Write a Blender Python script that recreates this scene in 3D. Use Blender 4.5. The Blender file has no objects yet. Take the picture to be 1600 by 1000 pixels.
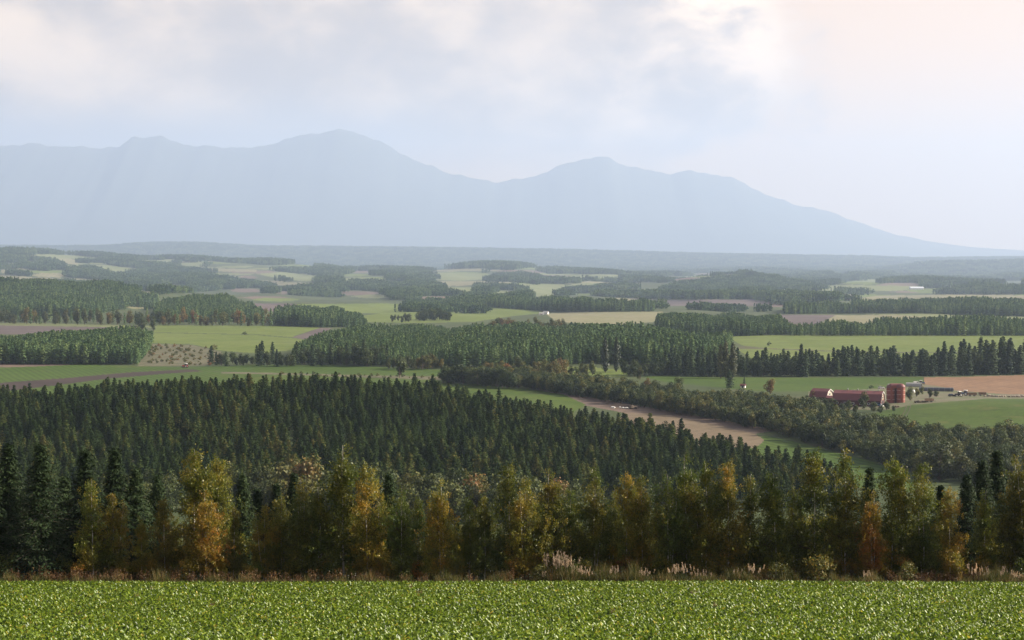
import bpy, bmesh, math, random
import numpy as np
rad = math.radians
scene = bpy.context.scene
COL = scene.collection

# ------------------------------------------------------------------ camera, sky, sun, exposure
FPX = 2986.0                       # focal length in pixels of a 1600 px wide frame (30 deg field of view)
CAMZ = 100.0                       # eye height; the valley floor lies 85 m below
PITCH = math.atan(100 / FPX)
cam_data = bpy.data.cameras.new('camera')
cam = bpy.data.objects.new('camera', cam_data); COL.objects.link(cam)
cam_data.sensor_fit = 'HORIZONTAL'; cam_data.sensor_width = 36.0
cam_data.lens = 36.0 * FPX / 1600.0
cam_data.clip_start = 0.5; cam_data.clip_end = 150000
cam.location = (0, 0, CAMZ)
cam.rotation_euler = (math.pi / 2 - PITCH, 0, 0)
scene.camera = cam

SUN_AZ, SUN_EL = rad(83), rad(28)   # azimuth from +Y (view direction) towards +X (right)
scene.view_settings.view_transform = 'Standard'
scene.view_settings.look = 'None'
scene.view_settings.gamma = 1.0
scene.view_settings.use_curve_mapping = False
scene.view_settings.exposure = 1.42
cy = scene.cycles
cy.max_bounces = 6; cy.diffuse_bounces = 3; cy.glossy_bounces = 2
cy.transmission_bounces = 3; cy.transparent_max_bounces = 4; cy.volume_bounces = 1
cy.use_denoising = True
cy.sample_clamp_indirect = 4.0

sun_data = bpy.data.lights.new('sun', 'SUN'); sun_data.energy = 5.0; sun_data.angle = rad(0.5)
sun_data.color = (1.0, 0.90, 0.74)
sun = bpy.data.objects.new('sun', sun_data); COL.objects.link(sun)
sun.rotation_euler = (math.pi / 2 - SUN_EL, 0, math.pi - SUN_AZ)
sun.location = (200, 100, 300)

HAZE_DENSITY = 1 / 26000.0
HAZE_COLOR = (0.52, 0.65, 0.895)
HAZE_G = 0.25

def nd(nt, typ, **kw):
    n = nt.nodes.new(typ)
    for k, v in kw.items():
        if k == 'inp':
            for kk, vv in v.items(): n.inputs[kk].default_value = vv
        else: setattr(n, k, v)
    return n
def math_(nt, op, a, b=None, c=None, clamp=False):
    n = nt.nodes.new('ShaderNodeMath'); n.operation = op; n.use_clamp = clamp
    for i, x in enumerate((a, b, c)):
        if x is None: continue
        if isinstance(x, (int, float)): n.inputs[i].default_value = x
        else: nt.links.new(x, n.inputs[i])
    return n.outputs[0]
def smooth(nt, x, a, b):
    n = nt.nodes.new('ShaderNodeMapRange'); n.interpolation_type = 'SMOOTHSTEP'
    nt.links.new(x, n.inputs[0]); n.inputs[1].default_value = a; n.inputs[2].default_value = b
    return n.outputs[0]
def mixc(nt, fac, a, b, blend='MIX'):
    n = nt.nodes.new('ShaderNodeMix'); n.data_type = 'RGBA'; n.blend_type = blend
    if isinstance(fac, (int, float)): n.inputs[0].default_value = fac
    else: nt.links.new(fac, n.inputs[0])
    for s, x in ((n.inputs[6], a), (n.inputs[7], b)):
        if isinstance(x, (tuple, list)): s.default_value = (x[0], x[1], x[2], 1)
        else: nt.links.new(x, s)
    return n.outputs[2]
def noise_(nt, vec, scale, detail=4, rough=0.55, dist=0.0):
    n = nt.nodes.new('ShaderNodeTexNoise'); n.inputs['Scale'].default_value = scale
    n.inputs['Detail'].default_value = detail; n.inputs['Roughness'].default_value = rough
    n.inputs['Distortion'].default_value = dist
    if vec is not None: nt.links.new(vec, n.inputs['Vector'])
    return n.outputs[0]

SKY_STRENGTH = 0.06
def build_world():
    w = bpy.data.worlds.new('World'); scene.world = w; w.use_nodes = True
    nt = w.node_tree; nt.nodes.clear(); L = nt.links.new
    out = nd(nt, 'ShaderNodeOutputWorld'); bg = nd(nt, 'ShaderNodeBackground')
    bg.inputs[1].default_value = SKY_STRENGTH
    L(bg.outputs[0], out.inputs[0])
    sky = nd(nt, 'ShaderNodeTexSky', sky_type='NISHITA', sun_disc=False)
    sky.sun_elevation = SUN_EL; sky.sun_rotation = SUN_AZ
    sky.altitude = 200; sky.air_density = 1.0; sky.dust_density = 2.0; sky.ozone_density = 1.2
    tc = nd(nt, 'ShaderNodeTexCoord')
    sep = nd(nt, 'ShaderNodeSeparateXYZ'); L(tc.outputs['Generated'], sep.inputs[0])
    az = math_(nt, 'ARCTAN2', sep.outputs[0], sep.outputs[1])
    el = math_(nt, 'ARCSINE', sep.outputs[2])
    # cloud coordinates on the sky sphere, flattened towards the horizon
    cmb = nd(nt, 'ShaderNodeCombineXYZ'); L(az, cmb.inputs[0]); L(math_(nt, 'MULTIPLY', el, 1.7), cmb.inputs[1])
    v = cmb.outputs[0]
    big = noise_(nt, v, 4.0, 5, 0.5)
    mid = noise_(nt, v, 9.0, 9, 0.52, 0.3)
    fine = noise_(nt, v, 26.0, 10, 0.6, 0.3)
    # a bank of cloud over the mountains that ends in cumulus towards the sun side
    edge = math_(nt, 'ADD', az, math_(nt, 'MULTIPLY', math_(nt, 'SUBTRACT', mid, 0.5), 0.17))
    edge = math_(nt, 'ADD', edge, math_(nt, 'MULTIPLY', math_(nt, 'SUBTRACT', fine, 0.5), 0.11))
    edge = math_(nt, 'ADD', edge, math_(nt, 'MULTIPLY', smooth(nt, el, 0.075, 0.045), 0.05))
    bank = math_(nt, 'MULTIPLY', smooth(nt, edge, 0.168, 0.108), math_(nt, 'MAXIMUM', smooth(nt, el, 0.030, 0.062), smooth(nt, az, -0.02, -0.09)))
    rim = math_(nt, 'MULTIPLY', smooth(nt, edge, 0.045, 0.125), bank)
    body = math_(nt, 'ADD', math_(nt, 'MULTIPLY', mid, 0.65), math_(nt, 'ADD', math_(nt, 'MULTIPLY', big, 0.35), math_(nt, 'MULTIPLY', fine, 0.42)))
    lit = math_(nt, 'MULTIPLY', smooth(nt, body, 0.58, 0.90), 0.6)
    lit = math_(nt, 'ADD', lit, math_(nt, 'MULTIPLY', rim, math_(nt, 'MULTIPLY', smooth(nt, el, 0.055, 0.10), math_(nt, 'MULTIPLY', smooth(nt, fine, 0.22, 0.55), 0.75))), clamp=True)
    shade = (3.9, 3.1, 2.5); white = (12.5, 9.0, 5.6)
    cloud = mixc(nt, lit, shade, white)
    low = math_(nt, 'MULTIPLY', smooth(nt, math_(nt, 'ADD', el, math_(nt, 'MULTIPLY', math_(nt, 'SUBTRACT', mid, 0.5), 0.03)), 0.086, 0.060), smooth(nt, az, -0.01, -0.08))
    cloud = mixc(nt, math_(nt, 'MULTIPLY', low, 0.95), cloud, (3.9, 3.9, 4.2))      # grey cloud lying on the left summits
    veil = mixc(nt, 0.75, sky.outputs[0], (10.2, 5.6, 1.9))       # thin high haze over the open sky
    # the bank thins out a little above the frame into broken cloud
    broken = smooth(nt, math_(nt, 'ADD', big, math_(nt, 'MULTIPLY', mid, 0.4)), 0.62, 0.78)
    low_az = math_(nt, 'MULTIPLY', smooth(nt, az, -0.9, -0.5), math_(nt, 'SUBTRACT', 1.0, smooth(nt, el, 0.18, 0.4)))
    cover = mixc(nt, low_az, math_(nt, 'MULTIPLY', broken, 0.6), bank)
    open_sky = mixc(nt, smooth(nt, el, 0.09, 0.30), veil, sky.outputs[0])
    col = mixc(nt, cover, open_sky, cloud)
    L(col, bg.inputs[0])
build_world()

# ------------------------------------------------------------------ picture <-> place
def ray(u, v):
    x = (u - 800) / FPX; yu = (500 - v) / FPX
    c, s = math.cos(PITCH), math.sin(PITCH)
    Y = c + s * yu; Z = -s + c * yu
    return x / Y, Z / Y                         # X and Z per metre of depth Y
def project(X, Y, Z):
    X = np.asarray(X, float); Y = np.asarray(Y, float); dz = np.asarray(Z, float) - CAMZ
    c, s = math.cos(PITCH), math.sin(PITCH)
    d = np.maximum(c * Y - s * dz, 1e-3); up = s * Y + c * dz
    return 800 + FPX * X / d, 500 - FPX * up / d

VAL = -85.0
_baseY = np.array([-500, -60, 0, 20, 60, 90, 138, 152, 200, 300, 400, 520, 620, 720, 1500, 1850, 2300, 3000, 4200, 5200, 6800, 9000, 12000, 60000], float)
_baseZ = np.array([-8, -2.2, -1.7, -4.6, -12.6, -17.64, -23.75, -25.6, -36, -57, -71, -81, -84.5, VAL, VAL, -87, -92, -100, -112, -122, -137, -150, -161, -165], float)
def _poly(pts, Yr):
    """crest rows given at picture columns -> (X, height above the valley plane) at distance Yr"""
    a = np.array(pts, float)
    X = (a[:, 0] - 800) * Yr / FPX
    H = np.array([ray(0, r)[1] for r in a[:, 1]]) * Yr - np.interp(Yr, _baseY, _baseZ)
    return X, H
RIDGES = []
def ridge(Yr, sf, sb, pts, clampneg=True):
    X, H = _poly(pts, Yr)
    if clampneg: H = np.maximum(H, 0)
    RIDGES.append((Yr, sf, sb, X, H))
ridge(960, 190, 140, [(-900, 648), (0, 646), (100, 638), (200, 628), (300, 619), (500, 618), (600, 624), (750, 643), (850, 658), (930, 671), (960, 680)])
ridge(1025, 70, 80, [(1330, 649), (1400, 643), (1470, 636), (1540, 631), (1620, 629), (1700, 629), (2600, 629)])
ridge(4300, 560, 700, [(-900, 462), (-100, 452), (0, 448), (60, 445), (150, 446), (210, 456), (250, 468), (290, 480), (320, 490)])
ridge(3500, 380, 380, [(200, 491), (240, 484), (280, 472), (320, 468), (360, 471), (400, 482), (430, 491)])
ridge(13000, 3900, 2600, [(-900, 402), (-200, 402), (0, 397), (75, 391), (130, 397), (180, 404), (300, 408), (400, 411), (450, 416), (520, 421), (600, 419), (700, 420),
                        (800, 417), (850, 424), (950, 429), (1000, 431), (1080, 431), (1200, 436), (1280, 442), (1400, 442), (1800, 442), (2500, 442)])
ridge(8800, 800, 900, [(1040, 447), (1100, 437), (1150, 432), (1200, 436), (1250, 442), (1290, 444)])
ridge(7200, 500, 500, [(1470, 458), (1500, 452), (1530, 448), (1570, 451), (1620, 456), (1680, 458)])
ridge(19000, 1800, 1500, [(1250, 431), (1330, 428), (1390, 420), (1450, 414), (1520, 412), (1620, 410), (2000, 412), (2600, 420)])
ridge(27000, 3500, 4500, [(-1200, 385), (160, 387), (230, 382), (300, 381), (400, 387), (700, 390), (900, 393), (1100, 399), (1350, 403), (1430, 406), (1600, 404), (2600, 402)])

def height(X, Y):
    X = np.asarray(X, float); Y = np.asarray(Y, float)
    z = np.interp(Y, _baseY, _baseZ)
    for Yr, sf, sb, PX, PH in RIDGES:
        s = np.where(Y < Yr, sf, sb)
        z = z + np.interp(X, PX, PH) * np.exp(-((Y - Yr) / s) ** 2)
    a = np.clip((Y - 1050) / 500, 0, 1)
    z = z + a * (1.3 * np.sin(X / 95 + Y / 210) + 1.1 * np.sin(X / 170 - Y / 260 + 1.3) + 0.9 * np.sin(Y / 120 + X / 400))
    b = np.clip((Y - 2700) / 1500, 0, 1) * np.clip((22000 - Y) / 6000, 0, 1)
    t = X / np.maximum(Y, 1) * FPX; l = np.log(np.maximum(Y, 1))
    z = z + b * Y / FPX * (2.6 * np.sin(t / 75 + 6 * l + .6) + 2.0 * np.sin(t / 43 - 11 * l) + 1.3 * np.sin(t / 23 + 17 * l))
    n = np.clip((Y - 150) / 100, 0, 1) * np.clip((1050 - Y) / 300, 0, 1)
    z = z + n * (1.2 * np.sin(X / 40 + 1) * np.sin(Y / 55))
    # the field in front is not quite flat
    z = z + np.clip(1 - Y / 150, 0, 1) * 0.0 + 0.10 * np.sin(X / 9.0 + .4) * np.clip((160 - Y) / 60, 0, 1) * np.clip(Y / 60, 0, 1)
    return z + CAMZ
_MY = np.geomspace(60, 30000, 5000)
_ry = np.geomspace(600, 40000, 800); _rr = 400 - np.interp(_ry, _baseY, _baseZ) / _ry * FPX
def row_y(r): return float(np.interp(-r, -_rr, _ry))      # distance at which the plain is seen at picture row r
def hit(u, v, ymin=60):
    """first ground point seen through the picture point (u, v)"""
    kx, kz = ray(u, v)
    Y = _MY[_MY >= ymin]
    below = (CAMZ + kz * Y) <= height(kx * Y, Y)
    i = int(np.argmax(below)) if below.any() else len(Y) - 1
    lo, hi = (Y[max(i - 1, 0)], Y[i])
    for _ in range(24):
        m = .5 * (lo + hi)
        if CAMZ + kz * m <= float(height(kx * m, m)): hi = m
        else: lo = m
    return kx * hi, hi, float(height(kx * hi, hi))
def gp(u, Y):
    """ground point at picture column u and distance Y"""
    X = (u - 800) / FPX * Y
    return X, Y, float(height(X, Y))
def inside(px, py, poly):
    poly = np.asarray(poly, float); r = np.zeros(np.shape(px), bool); j = len(poly) - 1
    for i in range(len(poly)):
        xi, yi = poly[i]; xj, yj = poly[j]
        if yi != yj:
            c = ((yi > py) != (yj > py)) & (px < (xj - xi) * (py - yi) / (yj - yi) + xi)
            r ^= c
        j = i
    return r

# ------------------------------------------------------------------ object helpers
def tag(o, label=None, cat=None, group=None, kind=None):
    if label: o['label'] = label
    if cat: o['category'] = cat
    if group: o['group'] = group
    if kind: o['kind'] = kind
    return o
def mesh(name, V, F, mats=(), mi=None, rnd=None, smooth_=False):
    me = bpy.data.meshes.new(name)
    V = np.asarray(V, np.float32)
    if isinstance(F, np.ndarray):
        n, k = F.shape
        me.vertices.add(len(V)); me.vertices.foreach_set('co', V.ravel())
        me.loops.add(n * k); me.loops.foreach_set('vertex_index', F.astype(np.int32).ravel())
        me.polygons.add(n); me.polygons.foreach_set('loop_start', np.arange(0, n * k, k, dtype=np.int32))
        me.update(calc_edges=True)
    else:
        me.from_pydata([tuple(v) for v in V], [], [tuple(f) for f in F]); me.update()
    for m in mats: me.materials.append(m)
    if mi is not None: me.polygons.foreach_set('material_index', np.asarray(mi, np.int32))
    if rnd is not None:
        a = me.attributes.new('rnd', 'FLOAT', 'FACE'); a.data.foreach_set('value', np.asarray(rnd, np.float32))
    if smooth_: me.polygons.foreach_set('use_smooth', np.ones(len(me.polygons), bool))
    return me
def obj(name, me, parent=None, loc=(0, 0, 0), rz=0.0, sc=None):
    o = bpy.data.objects.new(name, me); COL.objects.link(o)
    o.location = loc; o.rotation_euler = (0, 0, rz)
    if sc is not None: o.scale = (sc, sc, sc) if isinstance(sc, (int, float)) else sc
    if parent is not None: o.parent = parent
    return o
def empty(name, loc, rz=0.0, sc=1.0):
    o = obj(name, None, None, loc, rz, sc); o.empty_display_size = 0.5
    return o

class MB:
    """collects shapes for one mesh"""
    def __init__(s): s.V = []; s.F = []; s.M = []; s.n = 0
    def add(s, V, F, m=0):
        s.V.extend([tuple(map(float, v)) for v in V]); s.F.extend([tuple(int(i) + s.n for i in f) for f in F]); s.M.extend([m] * len(F)); s.n += len(V)
    def box(s, x0, x1, y0, y1, z0, z1, m=0):
        s.add([(x0, y0, z0), (x1, y0, z0), (x1, y1, z0), (x0, y1, z0), (x0, y0, z1), (x1, y0, z1), (x1, y1, z1), (x0, y1, z1)],
              [(0, 3, 2, 1), (4, 5, 6, 7), (0, 1, 5, 4), (1, 2, 6, 5), (2, 3, 7, 6), (3, 0, 4, 7)], m)
    def prism(s, prof, x0, x1, m=0, caps=True):
        """profile [(y, z)] pushed along x"""
        n = len(prof); V = [(x0, y, z) for y, z in prof] + [(x1, y, z) for y, z in prof]
        F = [(i, (i + 1) % n, n + (i + 1) % n, n + i) for i in range(n)]
        if caps: F += [tuple(range(n - 1, -1, -1)), tuple(range(n, 2 * n))]
        s.add(V, F, m)
    def sheet(s, prof, x0, x1, t=0.06, m=0):
        """an open profile [(y, z)] with thickness t, pushed along x"""
        p = np.array(prof, float); d = np.gradient(p, axis=0); nrm = np.stack([-d[:, 1], d[:, 0]], 1); nrm /= np.linalg.norm(nrm, axis=1)[:, None]
        q = p + nrm * t
        s.prism([tuple(a) for a in p] + [tuple(a) for a in q[::-1]], x0, x1, m)
    def tube(s, pts, rads, n=6, m=0, cap=True):
        pts = [np.array(p, float) for p in pts]; V = []; k = len(pts)
        for i, p in enumerate(pts):
            d = pts[min(i + 1, k - 1)] - pts[max(i - 1, 0)]; d /= (np.linalg.norm(d) + 1e-9)
            a = np.cross(d, (0, 0, 1) if abs(d[2]) < .9 else (1, 0, 0)); a /= np.linalg.norm(a); b = np.cross(d, a)
            r = rads[i] if hasattr(rads, '__len__') else rads
            for j in range(n):
                t = 2 * math.pi * j / n; V.append(p + r * (math.cos(t) * a + math.sin(t) * b))
        F = [(i * n + j, i * n + (j + 1) % n, (i + 1) * n + (j + 1) % n, (i + 1) * n + j) for i in range(k - 1) for j in range(n)]
        if cap: F += [tuple(range(n - 1, -1, -1)), tuple(range((k - 1) * n, k * n))]
        s.add(V, F, m)
    def lathe(s, prof, n=20, c=(0, 0, 0), m=0):
        """profile [(r, z)] turned about z"""
        V = []; k = len(prof)
        for r, z in prof:
            for j in range(n):
                t = 2 * math.pi * j / n; V.append((c[0] + r * math.cos(t), c[1] + r * math.sin(t), c[2] + z))
        F = [(i * n + j, i * n + (j + 1) % n, (i + 1) * n + (j + 1) % n, (i + 1) * n + j) for i in range(k - 1) for j in range(n)]
        F += [tuple(range(n - 1, -1, -1)), tuple(range((k - 1) * n, k * n))]
        s.add(V, F, m)
    def me(s, name, mats, smooth_=False):
        m = mesh(name, s.V, s.F, mats if isinstance(mats, (list, tuple)) else [mats], s.M, smooth_=smooth_)
        return m
    def build(s, name, mats, parent=None, loc=(0, 0, 0), rz=0.0, sc=None, smooth_=False):
        return obj(name, s.me(name, mats, smooth_), parent, loc, rz, sc)

# ------------------------------------------------------------------ materials
def new_mat(name):
    m = bpy.data.materials.new(name); m.use_nodes = True
    nt = m.node_tree; nt.nodes.clear()
    out = nd(nt, 'ShaderNodeOutputMaterial'); b = nd(nt, 'ShaderNodeBsdfPrincipled')
    nt.links.new(b.outputs[0], out.inputs[0])
    return m, nt, b, out
def ground_mat(name, c1, c2, scale=0.02, c3=None, rows=None, rough=0.95, fine=0.35, bump=0.0):
    """earth or crop: two tones in broad patches, a finer grain, optional drill rows (angle, spacing, depth)"""
    m, nt, b, out = new_mat(name); L = nt.links.new
    g = nd(nt, 'ShaderNodeNewGeometry'); P = g.outputs['Position']
    n1 = noise_(nt, P, scale, 5, 0.6)
    col = mixc(nt, smooth(nt, n1, 0.36, 0.64), c1, c2)
    if c3: col = mixc(nt, smooth(nt, noise_(nt, P, scale * 2.3 + .003, 6, 0.62, .4), 0.55, 0.68), col, c3)
    n2 = noise_(nt, P, fine, 4, 0.7)
    k = math_(nt, 'ADD', math_(nt, 'MULTIPLY', n2, 0.8), math_(nt, 'MULTIPLY', noise_(nt, P, scale * 7, 5, 0.65), 0.7))
    k = math_(nt, 'ADD', k, 0.27)
    if rows:
        a, sp, dep = rows
        sep = nd(nt, 'ShaderNodeSeparateXYZ'); L(P, sep.inputs[0])
        t = math_(nt, 'ADD', math_(nt, 'MULTIPLY', sep.outputs[0], math.cos(a) / sp), math_(nt, 'MULTIPLY', sep.outputs[1], math.sin(a) / sp))
        t = math_(nt, 'ADD', t, math_(nt, 'MULTIPLY', n1, 1.2))
        s = math_(nt, 'SINE', math_(nt, 'MULTIPLY', t, 2 * math.pi))
        k = math_(nt, 'ADD', k, math_(nt, 'MULTIPLY', s, dep))
    mul = nd(nt, 'ShaderNodeVectorMath', operation='SCALE'); L(col, mul.inputs[0]); L(k, mul.inputs['Scale'])
    L(mul.outputs[0], b.inputs['Base Color'])
    b.inputs['Roughness'].default_value = rough
    b.inputs['Specular IOR Level'].default_value = 0.15
    if bump:
        bp = nd(nt, 'ShaderNodeBump', inp={'Strength': 0.8, 'Distance': bump}); L(n2, bp.inputs['Height']); L(bp.outputs[0], b.inputs['Normal'])
    return m
def leaf_mat(name, stops, autumn=0.0, var=0.5, patch=0.35, trans=0.3, rough=0.5, spec=0.35, use_color=False, pscale=0.35, objrand=0.25, stand=0.0, lv=0.6):
    """leaves: stops = colours from green to turned; which leaf has turned follows patches, chance and the tree"""
    m, nt, b, out = new_mat(name); L = nt.links.new
    oi = nd(nt, 'ShaderNodeObjectInfo'); at = nd(nt, 'ShaderNodeAttribute', attribute_name='rnd')
    tc = nd(nt, 'ShaderNodeTexCoord')
    off = nd(nt, 'ShaderNodeVectorMath', operation='ADD'); L(tc.outputs['Object'], off.inputs[0])
    cx = nd(nt, 'ShaderNodeCombineXYZ'); L(math_(nt, 'MULTIPLY', oi.outputs['Random'], 91.0), cx.inputs[0]); L(cx.outputs[0], off.inputs[1])
    n = noise_(nt, off.outputs[0], pscale, 2, 0.5)
    f = math_(nt, 'MULTIPLY', math_(nt, 'SUBTRACT', n, 0.5), patch * 4)
    f = math_(nt, 'ADD', f, math_(nt, 'MULTIPLY', math_(nt, 'SUBTRACT', at.outputs['Fac'], 0.5), var))
    f = math_(nt, 'ADD', f, math_(nt, 'MULTIPLY', math_(nt, 'SUBTRACT', oi.outputs['Random'], 0.5), objrand))
    if stand: f = math_(nt, 'ADD', f, math_(nt, 'MULTIPLY', math_(nt, 'SUBTRACT', noise_(nt, oi.outputs['Location'], .018, 3, .6), 0.5), stand))
    if use_color:
        sp = nd(nt, 'ShaderNodeSeparateColor'); L(oi.outputs['Color'], sp.inputs[0])
        f = math_(nt, 'ADD', f, sp.outputs[0], clamp=True)
    else: f = math_(nt, 'ADD', f, autumn, clamp=True)
    ramp = nd(nt, 'ShaderNodeValToRGB'); L(f, ramp.inputs[0])
    els = ramp.color_ramp.elements
    while len(els) < len(stops): els.new(0.5)
    for e, (p, c) in zip(els, stops): e.position = p; e.color = (*c, 1)
    k = math_(nt, 'ADD', math_(nt, 'MULTIPLY', at.outputs['Fac'], lv), 1.0 - lv / 2)
    k = math_(nt, 'MULTIPLY', k, math_(nt, 'ADD', math_(nt, 'MULTIPLY', oi.outputs['Random'], 0.5), 0.75))
    mul = nd(nt, 'ShaderNodeVectorMath', operation='SCALE'); L(ramp.outputs[0], mul.inputs[0]); L(k, mul.inputs['Scale'])
    L(mul.outputs[0], b.inputs['Base Color'])
    b.inputs['Roughness'].default_value = rough; b.inputs['Specular IOR Level'].default_value = spec
    tr = nd(nt, 'ShaderNodeBsdfTranslucent'); L(mul.outputs[0], tr.inputs[0])
    mx = nd(nt, 'ShaderNodeMixShader'); mx.inputs[0].default_value = trans
    L(b.outputs[0], mx.inputs[1]); L(tr.outputs[0], mx.inputs[2]); L(mx.outputs[0], out.inputs[0])
    return m
def plain_mat(name, c, rough=0.6, metal=0.0, c2=None, scale=1.5, spec=0.4, amt=0.5, stretch=None):
    m, nt, b, out = new_mat(name); L = nt.links.new
    tc = nd(nt, 'ShaderNodeTexCoord'); v = tc.outputs['Object']
    if stretch:
        mp = nd(nt, 'ShaderNodeMapping'); mp.inputs['Scale'].default_value = stretch; L(v, mp.inputs[0]); v = mp.outputs[0]
    n = noise_(nt, v, scale, 5, 0.6)
    c2 = c2 or tuple(x * 0.6 for x in c)
    L(mixc(nt, math_(nt, 'MULTIPLY', smooth(nt, n, 0.35, 0.7), amt), c, c2), b.inputs['Base Color'])
    b.inputs['Roughness'].default_value = rough; b.inputs['Metallic'].default_value = metal; b.inputs['Specular IOR Level'].default_value = spec
    return m

M = {}
M['meadow'] = ground_mat('meadow_grass', (.038, .066, .006), (.052, .080, .009), .02, (.066, .076, .015), rows=(.5, 3.1, .16), fine=.45)
M['crop'] = ground_mat('crop_green', (.036, .066, .007), (.046, .076, .010), .01, (.056, .072, .014), rows=(.35, 5.0, .18), fine=.4)
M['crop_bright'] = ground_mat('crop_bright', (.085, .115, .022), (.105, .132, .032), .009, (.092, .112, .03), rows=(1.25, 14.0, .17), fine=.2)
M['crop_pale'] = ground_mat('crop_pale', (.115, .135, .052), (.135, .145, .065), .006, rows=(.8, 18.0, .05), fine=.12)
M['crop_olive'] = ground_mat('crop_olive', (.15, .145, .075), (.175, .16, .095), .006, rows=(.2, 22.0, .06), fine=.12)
M['plough'] = ground_mat('ploughed_soil', (.036, .025, .023), (.048, .033, .030), .02, rows=(1.3, 4.0, .12), fine=.5)
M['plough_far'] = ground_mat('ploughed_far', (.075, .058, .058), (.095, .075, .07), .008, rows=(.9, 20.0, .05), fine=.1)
M['soil_pink'] = ground_mat('dry_soil', (.095, .070, .056), (.125, .090, .07), .018, (.075, .065, .042), rows=(.75, 6.0, .08), fine=.4)
M['stubble'] = ground_mat('stubble', (.122, .092, .060), (.148, .112, .074), .02, (.11, .092, .055), rows=(.72, 5.0, .10), fine=.5)
M['tan'] = ground_mat('tan_field', (.150, .088, .052), (.18, .108, .064), .03, (.12, .078, .05), rows=(.25, 9.0, .09), fine=.4)
M['scrubland'] = ground_mat('scrub_ground', (.085, .082, .045), (.12, .11, .07), .05, (.05, .062, .024), fine=.5)
M['floor'] = ground_mat('valley_floor', (.040, .055, .020), (.055, .07, .026), .01, (.065, .062, .032), fine=.2)
M['yard'] = ground_mat('farmyard_ground', (.13, .11, .075), (.085, .10, .045), .06, (.17, .145, .115), fine=.6)
M['track'] = ground_mat('track_earth', (.062, .062, .032), (.085, .075, .045), .1, fine=.8)
M['soil'] = ground_mat('field_soil', (.045, .05, .018), (.06, .06, .025), .3, fine=4.0)
M['verge'] = ground_mat('verge_ground', (.06, .06, .022), (.09, .07, .03), .3, (.045, .06, .02), fine=3.0)
M['mountain'] = ground_mat('mountain_slopes', (.045, .055, .042), (.055, .062, .048), .0006, fine=.004)

M['bark_white'] = plain_mat('birch_bark', (.62, .58, .52), .7, 0, (.06, .05, .045), 3.0, amt=.9, stretch=(1, 1, .35))
M['bark'] = plain_mat('brown_bark', (.075, .055, .04), .9, 0, (.12, .10, .08), 4.0)
M['twig'] = plain_mat('twig', (.06, .035, .025), .8)
BIRCH = [(0.0, (.058, .088, .012)), (.36, (.118, .128, .016)), (.62, (.215, .168, .020)), (.85, (.270, .155, .020)), (1.0, (.30, .115, .018))]
M['birch_leaf'] = leaf_mat('birch_leaf', BIRCH, use_color=True, var=.34, patch=.34, trans=.48, rough=.46, spec=.40, pscale=.42, objrand=.1)
M['spruce_leaf'] = leaf_mat('spruce_needles', [(0, (.016, .032, .012)), (.6, (.028, .046, .017)), (1, (.05, .065, .024))], .4, .6, .2, trans=.12, rough=.7, spec=.10)
M['larch_leaf'] = leaf_mat('larch_needles', [(0, (.014, .030, .009)), (.5, (.030, .050, .012)), (.85, (.052, .068, .016)), (1, (.09, .078, .020))], .42, .5, .2, trans=.32, rough=.8, spec=.08, objrand=.75, pscale=.12, stand=1.3, lv=.25)
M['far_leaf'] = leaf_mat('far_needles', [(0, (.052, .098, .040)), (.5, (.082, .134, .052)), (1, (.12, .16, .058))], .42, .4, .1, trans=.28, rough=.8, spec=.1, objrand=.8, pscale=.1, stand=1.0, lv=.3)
M['dark_conifer'] = leaf_mat('dark_conifer_needles', [(0, (.022, .042, .018)), (.5, (.032, .055, .020)), (1, (.05, .068, .024))], .42, .45, .15, trans=.15, rough=.75, spec=.15, objrand=.7, pscale=.12)
BROAD = [(0.0, (.028, .048, .010)), (.45, (.056, .070, .014)), (.7, (.108, .098, .02)), (.88, (.150, .100, .026)), (1.0, (.185, .080, .028))]
M['broad_leaf'] = leaf_mat('broad_leaf', BROAD, use_color=True, var=.3, patch=.2, trans=.25, rough=.6, spec=.25, objrand=.25, pscale=.12)
M['poplar_leaf'] = leaf_mat('poplar_leaf', [(0, (.014, .028, .008)), (.6, (.024, .040, .011)), (1, (.05, .052, .016))], .45, .4, .15, trans=.15, objrand=.2)
CROP = [(0, (.050, .092, .006)), (.5, (.112, .176, .010)), (.93, (.18, .22, .02)), (1, (.28, .23, .03))]
M['poplar_pale'] = leaf_mat('poplar_pale', [(0, (.05, .066, .022)), (.6, (.085, .095, .032)), (1, (.13, .12, .045))], .45, .4, .15, trans=.3, objrand=.2)
M['beet_leaf'] = leaf_mat('crop_leaf', CROP, .42, .95, .12, trans=.42, rough=.36, spec=.26, objrand=.35, pscale=1.0)
GRASS = [(0, (.05, .078, .014)), (.45, (.10, .098, .026)), (.78, (.18, .13, .05)), (1, (.17, .09, .035))]
M['grass'] = leaf_mat('verge_grass', GRASS, .45, .7, .1, trans=.3, rough=.6, spec=.2, objrand=.6)
M['plume'] = leaf_mat('plume', [(0, (.42, .31, .23)), (.6, (.47, .37, .27)), (1, (.42, .29, .17))], .4, .8, .1, trans=.45, rough=.8, spec=.1, objrand=.5)
M['weed_leaf'] = leaf_mat('weed_leaf', [(0, (.07, .10, .02)), (.5, (.14, .14, .03)), (.8, (.25, .17, .03)), (1, (.3, .1, .05))], .45, .7, .15, trans=.35, objrand=.7)
M['gully_leaf'] = leaf_mat('gully_leaf', BROAD, .2, use_color=False, var=.3, patch=.2, trans=.25, rough=.6, spec=.25, objrand=.8, pscale=.12)

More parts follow.
